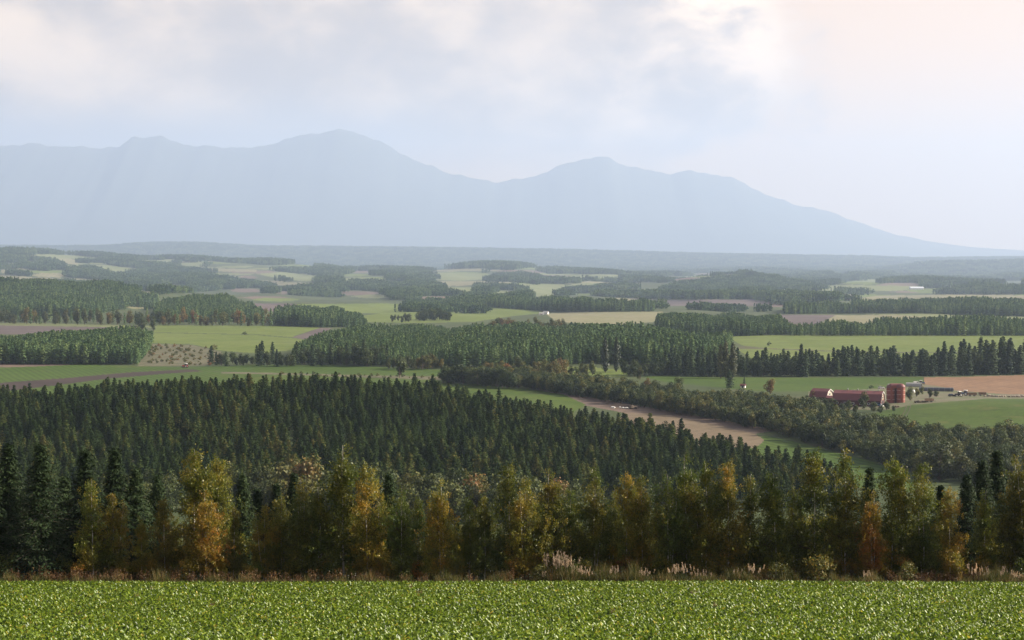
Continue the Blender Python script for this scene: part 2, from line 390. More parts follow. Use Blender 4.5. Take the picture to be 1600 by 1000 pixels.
# ------------------------------------------------------------------ ground
FIELDS = [  # name, material, polygon in picture columns and rows (laid on the ground where it is seen), label
 ('ploughed_strip', 'soil_pink', [(-90,566),(60,566.5),(125,569.5),(60,572.5),(-90,577)], 'thin brown bare strip along the foot of the left plantation'),
 ('green_field', 'crop', [(-90,577),(60,572.5),(125,569.5),(290,574),(300,577),(200,582),(100,591),(0,598),(-90,603)], 'green field left between the plantation and the dark ploughed band'),
 ('ploughed_field', 'plough', [(-90,603),(0,598),(100,591),(200,582),(300,577),(318,580),(250,584.5),(160,592.5),(80,603),(-90,622)], 'dark ploughed band curving across the field on the left'),
 ('green_field', 'crop', [(-90,622),(80,603),(160,592.5),(250,584.5),(318,580),(345,582),(345,640),(-90,690)], 'green grass strip between the ploughed band and the near forest'),
 ('green_field', 'crop', [(290,574),(400,570),(500,570),(600,574),(692,578),(692,588),(560,586),(450,583),(318,580),(300,577)], 'green field beyond the near forest, below a dark shrub row'),
 ('rough_strip', 'scrubland', [(345,581),(450,583),(560,586),(692,588),(692,594),(600,591),(460,586),(345,583.5)], 'rough brown weedy strip with bushes between two green fields'),
 ('green_field', 'meadow', [(345,583.5),(460,586),(600,591),(692,594),(780,602),(880,616),(915,632),(880,655),(600,645),(345,640)], 'light green grass strip along the back edge of the near forest'),
 ('ploughed_field', 'soil_pink', [(840,608),(930,622),(1000,634),(1060,645),(1150,660),(1215,672),(1180,678),(1120,664),(1040,648),(975,645),(905,632),(870,616)], 'brown bare field in the hollow below the hedgerow'),
 ('stubble_field', 'stubble', [(975,645),(1040,648),(1120,664),(1180,678),(1195,688),(1180,700),(1080,700),(960,665)], 'pinkish stubble field behind the right end of the near forest'),
 ('green_field', 'crop', [(1195,680),(1250,692),(1320,710),(1420,738),(1440,770),(1320,760),(1240,735),(1160,700)], 'narrow green field running down between forest and hedgerow'),
 ('green_field', 'crop_bright', [(840,572),(930,574),(985,580),(985,588),(900,590),(840,586)], 'sunlit green patch under the two slim poplars'),
 ('green_field', 'crop', [(1000,587),(1100,589),(1200,590),(1300,590.5),(1440,589),(1445,598),(1390,606),(1270,612),(1180,611),(1100,603),(1040,597)], 'bright green field behind the red farm and below the conifer belt'),
 ('tan_field', 'tan', [(1445,589.5),(1500,589),(1700,583),(1700,619),(1560,615),(1500,611),(1470,604),(1440,600)], 'tan harvested field right of the red farm'),
 ('farmyard', 'yard', [(1262,612),(1300,611),(1390,606),(1440,600),(1470,604),(1500,611),(1560,615),(1700,619),(1700,623),(1540,623),(1480,628),(1430,632),(1390,640),(1300,640),(1262,628)], 'rough farmyard round the red barns and silos'),
 ('meadow', 'meadow', [(1310,660),(1390,640),(1430,632),(1480,628),(1540,623),(1700,623),(1700,700),(1560,690),(1430,684),(1350,672)], 'green sloping meadow below the farm, with wheel tracks'),
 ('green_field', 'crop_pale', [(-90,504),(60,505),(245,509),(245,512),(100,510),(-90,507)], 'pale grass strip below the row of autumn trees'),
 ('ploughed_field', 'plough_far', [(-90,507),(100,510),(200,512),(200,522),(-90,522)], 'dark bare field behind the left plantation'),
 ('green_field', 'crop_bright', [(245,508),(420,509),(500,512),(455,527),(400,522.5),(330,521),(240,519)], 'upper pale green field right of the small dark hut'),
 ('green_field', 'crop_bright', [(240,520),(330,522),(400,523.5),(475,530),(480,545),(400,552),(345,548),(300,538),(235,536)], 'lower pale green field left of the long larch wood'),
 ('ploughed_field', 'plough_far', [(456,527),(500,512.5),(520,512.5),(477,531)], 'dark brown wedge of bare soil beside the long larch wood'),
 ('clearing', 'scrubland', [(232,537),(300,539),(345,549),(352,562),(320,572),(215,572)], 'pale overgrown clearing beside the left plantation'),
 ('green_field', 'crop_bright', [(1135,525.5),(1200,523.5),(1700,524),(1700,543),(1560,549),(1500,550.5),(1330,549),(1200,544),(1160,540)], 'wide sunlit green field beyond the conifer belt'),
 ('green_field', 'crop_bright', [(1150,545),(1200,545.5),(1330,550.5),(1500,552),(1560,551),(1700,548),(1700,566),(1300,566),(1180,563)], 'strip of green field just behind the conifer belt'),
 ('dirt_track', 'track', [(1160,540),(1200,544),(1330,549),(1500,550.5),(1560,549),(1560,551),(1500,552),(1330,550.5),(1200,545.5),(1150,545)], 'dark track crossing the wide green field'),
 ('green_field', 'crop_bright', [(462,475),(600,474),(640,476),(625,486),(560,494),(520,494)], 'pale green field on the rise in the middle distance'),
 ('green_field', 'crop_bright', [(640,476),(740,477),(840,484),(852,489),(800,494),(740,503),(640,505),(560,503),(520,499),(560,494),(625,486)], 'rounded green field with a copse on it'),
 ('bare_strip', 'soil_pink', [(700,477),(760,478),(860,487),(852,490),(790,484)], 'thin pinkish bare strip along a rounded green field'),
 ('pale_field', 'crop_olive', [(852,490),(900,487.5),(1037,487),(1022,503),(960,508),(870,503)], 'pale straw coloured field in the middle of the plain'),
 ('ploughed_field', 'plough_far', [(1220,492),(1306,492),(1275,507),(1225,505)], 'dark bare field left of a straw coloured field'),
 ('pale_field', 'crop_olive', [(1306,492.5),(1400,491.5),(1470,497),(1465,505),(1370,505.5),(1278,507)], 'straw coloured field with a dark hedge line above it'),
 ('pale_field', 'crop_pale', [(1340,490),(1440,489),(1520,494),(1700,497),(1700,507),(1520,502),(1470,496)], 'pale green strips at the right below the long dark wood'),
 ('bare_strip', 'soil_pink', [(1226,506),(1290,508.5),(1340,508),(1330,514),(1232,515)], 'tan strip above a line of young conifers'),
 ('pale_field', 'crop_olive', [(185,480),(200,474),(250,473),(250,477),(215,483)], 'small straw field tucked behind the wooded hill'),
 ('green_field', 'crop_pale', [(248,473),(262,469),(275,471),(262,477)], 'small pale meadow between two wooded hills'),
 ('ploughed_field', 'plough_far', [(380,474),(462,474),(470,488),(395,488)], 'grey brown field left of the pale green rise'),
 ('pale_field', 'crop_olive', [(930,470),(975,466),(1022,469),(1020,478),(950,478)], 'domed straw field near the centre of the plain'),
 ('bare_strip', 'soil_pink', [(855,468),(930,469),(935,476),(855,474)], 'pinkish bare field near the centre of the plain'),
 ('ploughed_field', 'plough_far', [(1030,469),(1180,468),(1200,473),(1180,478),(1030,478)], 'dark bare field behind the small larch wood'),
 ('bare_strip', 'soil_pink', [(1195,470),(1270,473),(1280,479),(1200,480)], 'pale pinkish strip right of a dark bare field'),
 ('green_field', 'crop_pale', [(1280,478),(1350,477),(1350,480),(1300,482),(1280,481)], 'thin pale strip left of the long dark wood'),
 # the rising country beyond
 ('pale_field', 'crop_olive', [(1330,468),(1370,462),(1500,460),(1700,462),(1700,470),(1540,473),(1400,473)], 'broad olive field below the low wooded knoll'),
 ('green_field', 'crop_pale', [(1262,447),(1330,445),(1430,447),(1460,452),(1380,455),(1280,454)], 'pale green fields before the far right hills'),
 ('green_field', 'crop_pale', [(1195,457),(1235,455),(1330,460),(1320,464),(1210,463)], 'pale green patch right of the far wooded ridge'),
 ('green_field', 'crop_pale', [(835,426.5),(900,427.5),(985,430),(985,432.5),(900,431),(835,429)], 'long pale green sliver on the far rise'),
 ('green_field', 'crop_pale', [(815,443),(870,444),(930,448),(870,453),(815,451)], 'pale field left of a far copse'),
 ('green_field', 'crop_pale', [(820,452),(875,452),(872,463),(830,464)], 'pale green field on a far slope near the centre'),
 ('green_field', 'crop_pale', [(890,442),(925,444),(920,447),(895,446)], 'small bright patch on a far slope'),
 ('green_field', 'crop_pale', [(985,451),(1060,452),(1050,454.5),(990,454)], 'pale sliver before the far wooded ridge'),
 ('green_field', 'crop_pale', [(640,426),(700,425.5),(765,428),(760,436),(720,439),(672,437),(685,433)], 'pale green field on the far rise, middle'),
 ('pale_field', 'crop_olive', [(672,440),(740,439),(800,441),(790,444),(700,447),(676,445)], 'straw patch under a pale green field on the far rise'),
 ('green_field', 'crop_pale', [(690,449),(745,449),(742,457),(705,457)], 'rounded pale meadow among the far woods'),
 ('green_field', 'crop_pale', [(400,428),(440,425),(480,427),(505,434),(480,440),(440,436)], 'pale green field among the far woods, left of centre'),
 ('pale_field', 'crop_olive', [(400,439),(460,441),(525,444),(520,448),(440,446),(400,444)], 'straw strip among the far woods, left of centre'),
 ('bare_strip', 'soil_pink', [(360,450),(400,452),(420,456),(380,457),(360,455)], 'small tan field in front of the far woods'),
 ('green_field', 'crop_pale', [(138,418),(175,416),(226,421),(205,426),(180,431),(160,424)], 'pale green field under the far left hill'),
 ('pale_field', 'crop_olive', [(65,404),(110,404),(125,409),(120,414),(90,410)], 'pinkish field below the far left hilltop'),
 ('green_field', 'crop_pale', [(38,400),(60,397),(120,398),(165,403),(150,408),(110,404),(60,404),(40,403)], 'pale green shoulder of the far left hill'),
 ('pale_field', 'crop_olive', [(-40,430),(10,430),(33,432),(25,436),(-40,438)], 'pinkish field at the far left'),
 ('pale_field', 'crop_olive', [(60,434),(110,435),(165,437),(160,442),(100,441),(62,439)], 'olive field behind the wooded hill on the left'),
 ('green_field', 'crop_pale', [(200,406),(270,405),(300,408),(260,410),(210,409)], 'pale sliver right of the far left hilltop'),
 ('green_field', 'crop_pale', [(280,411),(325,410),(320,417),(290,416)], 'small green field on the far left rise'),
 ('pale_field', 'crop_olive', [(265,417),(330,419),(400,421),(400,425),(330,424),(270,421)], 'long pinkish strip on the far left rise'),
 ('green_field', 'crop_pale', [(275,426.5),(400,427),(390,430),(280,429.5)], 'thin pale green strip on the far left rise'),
]

_r = random.Random(4)
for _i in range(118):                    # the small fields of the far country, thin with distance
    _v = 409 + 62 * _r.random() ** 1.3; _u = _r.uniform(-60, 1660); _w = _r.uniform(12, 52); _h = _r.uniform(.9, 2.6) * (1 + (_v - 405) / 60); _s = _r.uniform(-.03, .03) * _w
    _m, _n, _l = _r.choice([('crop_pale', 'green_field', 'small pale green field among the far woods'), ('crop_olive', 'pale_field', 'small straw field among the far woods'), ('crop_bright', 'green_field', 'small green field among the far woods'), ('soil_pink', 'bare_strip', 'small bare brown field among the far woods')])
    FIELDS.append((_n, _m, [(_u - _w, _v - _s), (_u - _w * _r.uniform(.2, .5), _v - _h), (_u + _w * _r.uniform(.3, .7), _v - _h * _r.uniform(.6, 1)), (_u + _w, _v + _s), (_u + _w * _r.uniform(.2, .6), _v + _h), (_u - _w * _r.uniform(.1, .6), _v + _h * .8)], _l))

def build_ground():
    us = np.concatenate([np.linspace(-1000, -160, 30)[:-1], np.linspace(-160, 1760, 860), np.linspace(1760, 2600, 30)[1:]])
    Ys = [620.0]
    while Ys[-1] < 33000:
        y = Ys[-1]; step = y * y / (-np.interp(y, _baseY, _baseZ) * FPX) * (0.8 if y < 5000 else 1.0)
        Ys.append(y + min(max(step, 1.6), 95 if y < 17000 else 260))
    Ys += [36000, 42000, 48000, 56000]
    Ys = np.array(Ys); nu, ny = len(us), len(Ys)
    U, Y = np.meshgrid(us, Ys); X = (U - 800) / FPX * Y; Z = height(X, Y)
    V = np.stack([X, Y, Z], -1).reshape(-1, 3)
    idx = np.arange(nu * ny).reshape(ny, nu)
    F = np.stack([idx[:-1, :-1], idx[:-1, 1:], idx[1:, 1:], idx[1:, :-1]], -1).reshape(-1, 4)
    Vc = V[F].mean(1)
    pu, pv = project(Vc[:, 0], Vc[:, 1], Vc[:, 2])
    cls = np.full(len(F), -1)
    far_front = 3050
    for k, (nm, mt, poly, lab) in enumerate(FIELDS):
        ymid = row_y(np.mean([p[1] for p in poly])); lo, hi = (ymid * .62, ymid * 1.6) if ymid < 3600 else (3500, 16000)
        m = inside(pu, pv, poly) & (Vc[:, 1] > lo) & (Vc[:, 1] < hi) & (cls < 0)
        cls[m] = k
    def sub(mask, name, mat):
        f = F[mask]; uq, inv = np.unique(f, return_inverse=True)
        me = mesh(name, V[uq], inv.reshape(-1, 4), [M[mat]], smooth_=True)
        return obj(name, me)
    g = sub(cls < 0, 'ground', 'floor')
    tag(g, 'dull green ground of the valley and the plain between the fields', kind='structure')
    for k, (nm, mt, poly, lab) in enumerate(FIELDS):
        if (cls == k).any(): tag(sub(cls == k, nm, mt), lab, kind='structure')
    # the slope the picture is taken from
    xs = np.concatenate([np.linspace(-520, -60, 24)[:-1], np.linspace(-60, 60, 121), np.linspace(60, 520, 24)[1:]])
    ysets = [('crop_soil', 'soil', np.linspace(-400, 137.5, 250), 'dark soil of the leafy crop field in front'),
             ('field_verge', 'verge', np.linspace(137.5, 146, 12), 'rough grassy verge at the foot of the birch row'),
             ('ground', 'floor', np.concatenate([np.linspace(146, 300, 40), np.linspace(300, 620, 60)[1:]]), 'slope falling away behind the birch row')]
    for nm, mt, ys, lab in ysets:
        X, Y = np.meshgrid(xs, ys); V2 = np.stack([X, Y, height(X, Y)], -1).reshape(-1, 3)
        ix = np.arange(len(xs) * len(ys)).reshape(len(ys), len(xs))
        F2 = np.stack([ix[:-1, :-1], ix[:-1, 1:], ix[1:, 1:], ix[1:, :-1]], -1).reshape(-1, 4)
        tag(obj(nm, mesh(nm, V2, F2, [M[mt]], smooth_=True)), lab, kind='structure')
build_ground()

def build_mountains():
    crest = [(-1400, 330), (-700, 300), (-300, 255), (0, 229), (60, 226), (120, 228), (188, 232), (208, 216), (250, 213), (290, 224), (340, 230), (400, 233), (430, 222),
             (470, 210), (500, 206), (540, 204), (580, 216), (620, 234), (660, 254), (700, 270), (740, 281), (780, 284), (830, 275), (870, 262), (900, 252), (925, 248), (940, 245), (952, 248),
             (965, 253), (1000, 262), (1040, 271), (1075, 269), (1135, 275), (1165, 286), (1200, 305), (1240, 320), (1300, 332), (1350, 350), (1400, 367),
             (1450, 377), (1500, 384), (1560, 389), (1620, 392), (1900, 398), (2600, 404)]
    Yc = 48000.0
    a = np.array(crest, float); cx = (a[:, 0] - 800) * Yc / FPX; cz = np.array([ray(0, r)[1] for r in a[:, 1]]) * Yc + CAMZ
    xs = np.linspace(cx[0], cx[-1], 900); t = np.linspace(-1, 1, 81)
    rng = np.random.default_rng(5)
    h = np.interp(xs, cx, cz)
    base = CAMZ - 165
    jag = sum(A * np.sin(xs / w + p) for A, w, p in [(20, 175, 1.), (14, 100, 2.), (10, 54, .3), (26, 450, 4.)])
    amp = np.clip((h - base) / 2200, 0, 1)
    V = []
    for tt in t:
        y = Yc + (tt * 8000 if tt < 0 else tt * 5400)
        prof = (1 - abs(tt)) ** (1.25)
        warp = 520 * math.sin(abs(tt) * 3)
        gul = sum(A * np.abs(np.sin((xs + s * abs(tt) * 600 + warp * np.sin(xs / 1800)) / w + p)) for A, w, s, p in [(300, 1050, 1, 0), (190, 540, -1, 1.3), (90, 255, .6, .4)])
        z = base - 8 + (h - base + 8) * prof - gul * amp * np.sin(np.pi * min(abs(tt) * 1.4, 1)) * .10 + jag * amp * prof
        V.append(np.stack([xs, np.full_like(xs, y), np.maximum(z, base - 10)], -1))
    V = np.concatenate(V); nx = len(xs); ny = len(t)
    ix = np.arange(nx * ny).reshape(ny, nx)
    F = np.stack([ix[:-1, :-1], ix[:-1, 1:], ix[1:, 1:], ix[1:, :-1]], -1).reshape(-1, 4)
    o = obj('mountain_range', mesh('mountain_range', V, F, [M['mountain']], smooth_=True))
    tag(o, 'long pale blue mountain range fading into haze below the clouds', kind='structure')
build_mountains()

# the air: even haze round the whole place
def build_haze():
    m = bpy.data.materials.new('haze'); m.use_nodes = True; nt = m.node_tree; nt.nodes.clear()
    out = nd(nt, 'ShaderNodeOutputMaterial'); v = nd(nt, 'ShaderNodeVolumePrincipled')
    v.inputs['Color'].default_value = (*HAZE_COLOR, 1); v.inputs['Density'].default_value = HAZE_DENSITY
    v.inputs['Anisotropy'].default_value = HAZE_G
    nt.links.new(v.outputs[0], out.inputs['Volume'])
    b = MB(); b.box(-36000, 36000, -900, 57000, -160, 3480)
    o = b.build('haze', m); tag(o, 'pale blue haze lying over the whole valley', kind='stuff')
build_haze()

# ------------------------------------------------------------------ plants: shapes
def unit(v): return v / (np.linalg.norm(v, axis=-1, keepdims=True) + 1e-9)
def diamonds(c, n, ln, wd, rng, axis=None):
    """leaf-shaped quads: centre c, normal n, half length ln, half width wd"""
    N = len(c); n = unit(n)
    a = axis if axis is not None else rng.normal(size=(N, 3))
    a = a - (a * n).sum(1, keepdims=True) * n; a = unit(a); b = np.cross(n, a)
    ln = np.broadcast_to(np.asarray(ln, float).reshape(-1, 1), (N, 1)); wd = np.broadcast_to(np.asarray(wd, float).reshape(-1, 1), (N, 1))
    V = np.stack([c - a * ln, c + b * wd - a * ln * .15, c + a * ln, c - b * wd - a * ln * .15], 1).reshape(-1, 3)
    return V, np.arange(4 * N).reshape(N, 4)
def tubes(chains, rads, n=4):
    """many limbs at once; chains (B, K, 3), rads (B, K)"""
    ch = np.asarray(chains, float); B, K, _ = ch.shape; rd = np.broadcast_to(np.asarray(rads, float), (B, K))
    d = unit(np.gradient(ch, axis=1)); up = np.where(np.abs(d[..., 2:3]) < .9, np.array([0, 0, 1.]), np.array([1., 0, 0]))
    a = unit(np.cross(d, up)); b = np.cross(d, a)
    t = np.arange(n) * 2 * np.pi / n
    V = ch[:, :, None] + rd[:, :, None, None] * (np.cos(t)[None, None, :, None] * a[:, :, None] + np.sin(t)[None, None, :, None] * b[:, :, None])
    ix = np.arange(B * K * n).reshape(B, K, n)
    F = np.stack([ix[:, :-1], np.roll(ix[:, :-1], -1, 2), np.roll(ix[:, 1:], -1, 2), ix[:, 1:]], -1).reshape(-1, 4)
    return V.reshape(-1, 3), F
def join(parts):
    V, F, o = [], [], 0
    for v, f in parts: V.append(v); F.append(f + o); o += len(v)
    return np.concatenate(V), np.concatenate(F)

def birch_shape(seed, H=9.0, W=1.55, stems=1, leaves=6500, low=.10, slim=1.0):
    """white stem(s), thin rising limbs with drooping twigs, small leaves in uneven sprays"""
    rng = np.random.default_rng(seed); wood = []; limbs = []; LC = []; LN = []
    for s in range(stems):
        h = H * (1.0 if s == 0 else rng.uniform(.72, .92)); ang = rng.uniform(0, 6.28); lean = 0.02 if s == 0 else rng.uniform(.06, .13)
        off = np.array([math.cos(ang), math.sin(ang), 0]) * (0 if s == 0 else .25)
        K = 12; zz = np.linspace(0, h, K)
        ch = np.stack([off[0] + math.cos(ang) * lean * zz + np.cumsum(rng.normal(0, .035, K)), off[1] + math.sin(ang) * lean * zz + np.cumsum(rng.normal(0, .035, K)), zz], 1); ch[0, 2] = -.25
        wood.append(tubes(ch[None], (np.linspace(.075, .012, K) * (h / 9) ** 1.2)[None], 7))
        nb = int(rng.integers(58, 70) * (1.0 if s == 0 else .6))
        zf = np.sort(rng.uniform(low, .985, nb) ** .9)
        # crown outline with its own bulges so no two sides are alike
        ph = rng.uniform(0, 6.28, 4); A = rng.uniform(.12, .3, 4)
        for z in zf:
            az = rng.uniform(0, 6.28)
            w = (1 - z) ** .72 * (min(1, (z - low + .08) / .2)) ** .5 * 1.45
            w *= 1 + A[0] * math.sin(az + ph[0]) + A[1] * math.sin(2 * az + 5 * z + ph[1]) + A[2] * math.sin(9 * z + ph[2])
            L = max(.28, W * slim * w * rng.uniform(.65, 1.15)) * (1 if s == 0 else .75)
            rise = rng.uniform(.5, 1.1) + z * .7
            st = np.array([np.interp(z * h, ch[:, 2], ch[:, 0]), np.interp(z * h, ch[:, 2], ch[:, 1]), z * h])
            d = np.array([math.cos(az), math.sin(az), 0]); t = np.linspace(0, 1, 6)[:, None]
            c = st + d * L * t + np.array([0, 0, 1]) * (rise * L * t - .55 * L * t ** 2) + np.cumsum(rng.normal(0, .03, (6, 3)), 0) * L
            limbs.append((c, L, z))
            m = 1
    tot = sum(l[1] ** 1.25 for l in limbs)
    for c, L, z in limbs:
        k = int(leaves * L ** 1.25 / tot * rng.uniform(.6, 1.35)) + 12
        t = rng.uniform(.18, 1.02, k) ** .8
        # twigs: leaves gather in little sprays
        nt_ = max(3, k // 16); ti = rng.integers(0, nt_, k); tt = rng.uniform(.2, 1.02, nt_) ** .8
        o = rng.normal(0, 1, (nt_, 3)) * np.array([.30, .30, .24]) * (0.5 + .5 * L)
        t = tt[ti] + rng.normal(0, .05, k); t = np.clip(t, 0, 1.05)
        p = np.stack([np.interp(t, np.linspace(0, 1, 6), c[:, i]) for i in range(3)], 1)
        p = p + o[ti] + rng.normal(0, .12, (k, 3)); p[:, 2] -= rng.uniform(0, .22, k)
        LC.append(p); LN.append(rng.normal(0, 1, (k, 3)) + np.array([0, 0, .35]))
    ch = np.array([l[0] for l in limbs]); Ls = np.array([l[1] for l in limbs])
    limb = tubes(ch, np.linspace(1, .25, 6)[None] * (.010 + .010 * Ls)[:, None], 4)
    C = np.concatenate(LC); N = np.concatenate(LN); k = len(C)
    keep = C[:, 2] > .15; C, N = C[keep], N[keep]; k = len(C)
    sz = rng.uniform(.75, 1.3, k)
    lv = diamonds(C, N, .064 * sz, .048 * sz, rng)
    return dict(trunk=join(wood), limbs=limb, leaf=lv, rnd=rng.random(k))

def conifer_shape(seed, H, R, whorls, per, q, ql, qw, droop=.25, rise=.1, power=.8, low=.06, trunk=.10, jitter=.25, roundness=0.0, flat=.5, out=0.0, ovate=False):
    """tiers of boughs, each bough carrying flat sprays"""
    rng = np.random.default_rng(seed); C = []; N = []; A = []; limbs = []
    zs = low + (1 - low) * (np.linspace(0, 1, whorls) ** .92)
    lean = rng.normal(0, .006, 2)
    for i, z in enumerate(zs):
        prof = ((1 - z) ** power if not ovate else (1 - z ** 2.0) ** .75) * (1 - roundness * (1 - min(1, (z - low) / .35)) ** 2)
        for b in range(per):
            az = 6.283 * (b + rng.uniform(-.4, .4)) / per + i * 2.4
            L = max(.12 * R, R * prof * rng.uniform(1 - jitter, 1 + jitter * .6) + .04 * R)
            d = np.array([math.cos(az), math.sin(az), 0]); zz = z * H + rng.uniform(-.5, .5) * H / whorls * .8
            t5 = np.linspace(0, 1, 4)[:, None]
            c = np.array([lean[0] * zz, lean[1] * zz, zz]) + d * L * t5 + np.array([0, 0, 1]) * L * (rise * t5 - droop * t5 ** 2 + .12 * t5 ** 3)
            if L > .3 * R: limbs.append(c)
            k = max(3, int(q * (.35 + .65 * L / R)))
            t = rng.uniform(.12, 1.03, k)
            p = np.stack([np.interp(t, np.linspace(0, 1, 4), c[:, j]) for j in range(3)], 1)
            side = np.cross(d, (0, 0, 1)); so = rng.uniform(-1, 1, k) * (1.1 - t) * L * .42
            p = p + side * so[:, None] + rng.normal(0, .05 * R, (k, 3)) * np.array([1, 1, .7])
            ax = d[None] * 1.0 + side[None] * np.sign(so)[:, None] * .8 + rng.normal(0, .25, (k, 3)) + np.array([0, 0, rise - droop * .6])
            C.append(p); A.append(ax); N.append(d * out + np.array([0, 0, 1.0]) * flat + rng.normal(0, .5 if out == 0 else .24, (k, 3)))
    k = 6; C.append(np.stack([rng.normal(0, .02, k), rng.normal(0, .02, k), H * np.linspace(.93, 1.0, k)], 1)); A.append(np.tile([0, 0, 1.], (k, 1)) + rng.normal(0, .3, (k, 3))); N.append(rng.normal(0, 1, (k, 3)))
    C = np.concatenate(C); A = np.concatenate(A); N = np.concatenate(N); n = len(C); sz = rng.uniform(.7, 1.3, n)
    lv = diamonds(C, N, ql * sz, qw * sz, rng, A)
    zt = np.linspace(0, H * .97, 6); tr = tubes(np.stack([lean[0] * zt, lean[1] * zt, np.where(zt == 0, -.6, zt)], 1)[None], np.linspace(trunk, .015, 6)[None], 6)
    out = dict(trunk=tr, leaf=lv, rnd=rng.random(n))
    if limbs: out['limbs'] = tubes(np.array(limbs), np.linspace(.022, .006, 4)[None], 3)
    return out

def broad_shape(seed, H, W, n, q, trunk_h=.22, lobes=11, tall=1.0, trunk_r=.22, shell=.55):
    """a tapered trunk with limbs into uneven lobes of leaf clumps"""
    rng = np.random.default_rng(seed); C = []; N = []; limbs = []
    cz = H * (trunk_h + (1 - trunk_h) * .5); rz = H * (1 - trunk_h) * .5
    lc = []
    for i in range(lobes):
        d = unit(rng.normal(size=3)); r = rng.uniform(.35, .72)
        p = np.array([d[0] * W * r, d[1] * W * r, cz + d[2] * rz * r * 1.05])
        s = rng.uniform(.30, .50) * (1.0 if i else 1.3)
        lc.append((p, s * W * rng.uniform(.85, 1.15), s * rz * rng.uniform(.75, 1.05) * tall ** .2))
    lc.append((np.array([rng.normal(0, .1) * W, rng.normal(0, .1) * W, cz + rz * .62]), .42 * W, .40 * rz))
    wsum = sum(a * a for _, a, _ in lc)
    for p, a, b in lc:
        k = int(n * a * a / wsum); d = unit(rng.normal(size=(k, 3)))
        rr = 1 - shell * rng.random(k) ** 2.2; rr *= 1 + .16 * np.sin(d[:, 0] * 7 + seed) * np.sin(d[:, 1] * 6) + .1 * np.sin(d[:, 2] * 9)
        c = p + d * np.array([a, a, b]) * rr[:, None]
        C.append(c); N.append(d + rng.normal(0, .55, (k, 3)) + np.array([0, 0, .25]))
        st = np.array([0, 0, H * trunk_h * rng.uniform(.6, 1.5)]); mid = st * .5 + p * .5 + rng.normal(0, .05 * W, 3)
        limbs.append(np.stack([st, mid, p]))
    C = np.concatenate(C); N = np.concatenate(N); keep = C[:, 2] > .04 * H; C, N = C[keep], N[keep]; k = len(C); sz = rng.uniform(.65, 1.35, k)
    lv = diamonds(C, N, q * sz, q * .75 * sz, rng)
    zt = np.array([-.5, 0.02, .3, .6, .85]) * np.array([1, H, H, H, H]); zt[0] = -.6
    tr = tubes(np.stack([np.cumsum(rng.normal(0, .012 * H, 5)) * (np.arange(5) > 1), np.cumsum(rng.normal(0, .012 * H, 5)) * (np.arange(5) > 1), zt], 1)[None], trunk_r * np.array([[1.25, 1, .75, .4, .1]]), 7)
    return dict(trunk=tr, limbs=tubes(np.array(limbs), trunk_r * np.array([[.5, .3, .1]]), 4), leaf=lv, rnd=rng.random(k))

def whole_mesh(name, s, bark, leafm):
    """one mesh for a tree too small in the picture to show its parts"""
    w = [s['trunk']] + ([s['limbs']] if 'limbs' in s else [])
    V, F = join(w + [s['leaf']]); nw = sum(len(f) for _, f in w); nl = len(s['leaf'][1])
    return mesh(name, V, F, [M[bark], M[leafm]], np.r_[np.zeros(nw, int), np.ones(nl, int)], np.r_[np.full(nw, .5), s['rnd']])
def split_meshes(name, s, bark, leafm, limbm=None):
    d = {'trunk': mesh(name + '_trunk', *s['trunk'], [M[bark]], smooth_=True), 'crown': mesh(name + '_crown', *s['leaf'], [M[leafm]], rnd=s['rnd'])}
    if 'limbs' in s: d['limbs'] = mesh(name + '_limbs', *s['limbs'], [M[limbm or bark]])
    return d
def plant(name, parts, loc, rz, sc, label, cat, group=None, color=None):
    """a tree as one thing with its trunk, limbs and crown"""
    e = empty(name, loc, rz, sc); tag(e, label, cat, group)
    for k, me in parts.items():
        c = obj(k, me, e)
        if k in ('limbs', 'seed_heads', 'plume', 'leaf_blades', 'stem'): c['kind'] = 'stuff'
        if color is not None: c.color = color
    return e
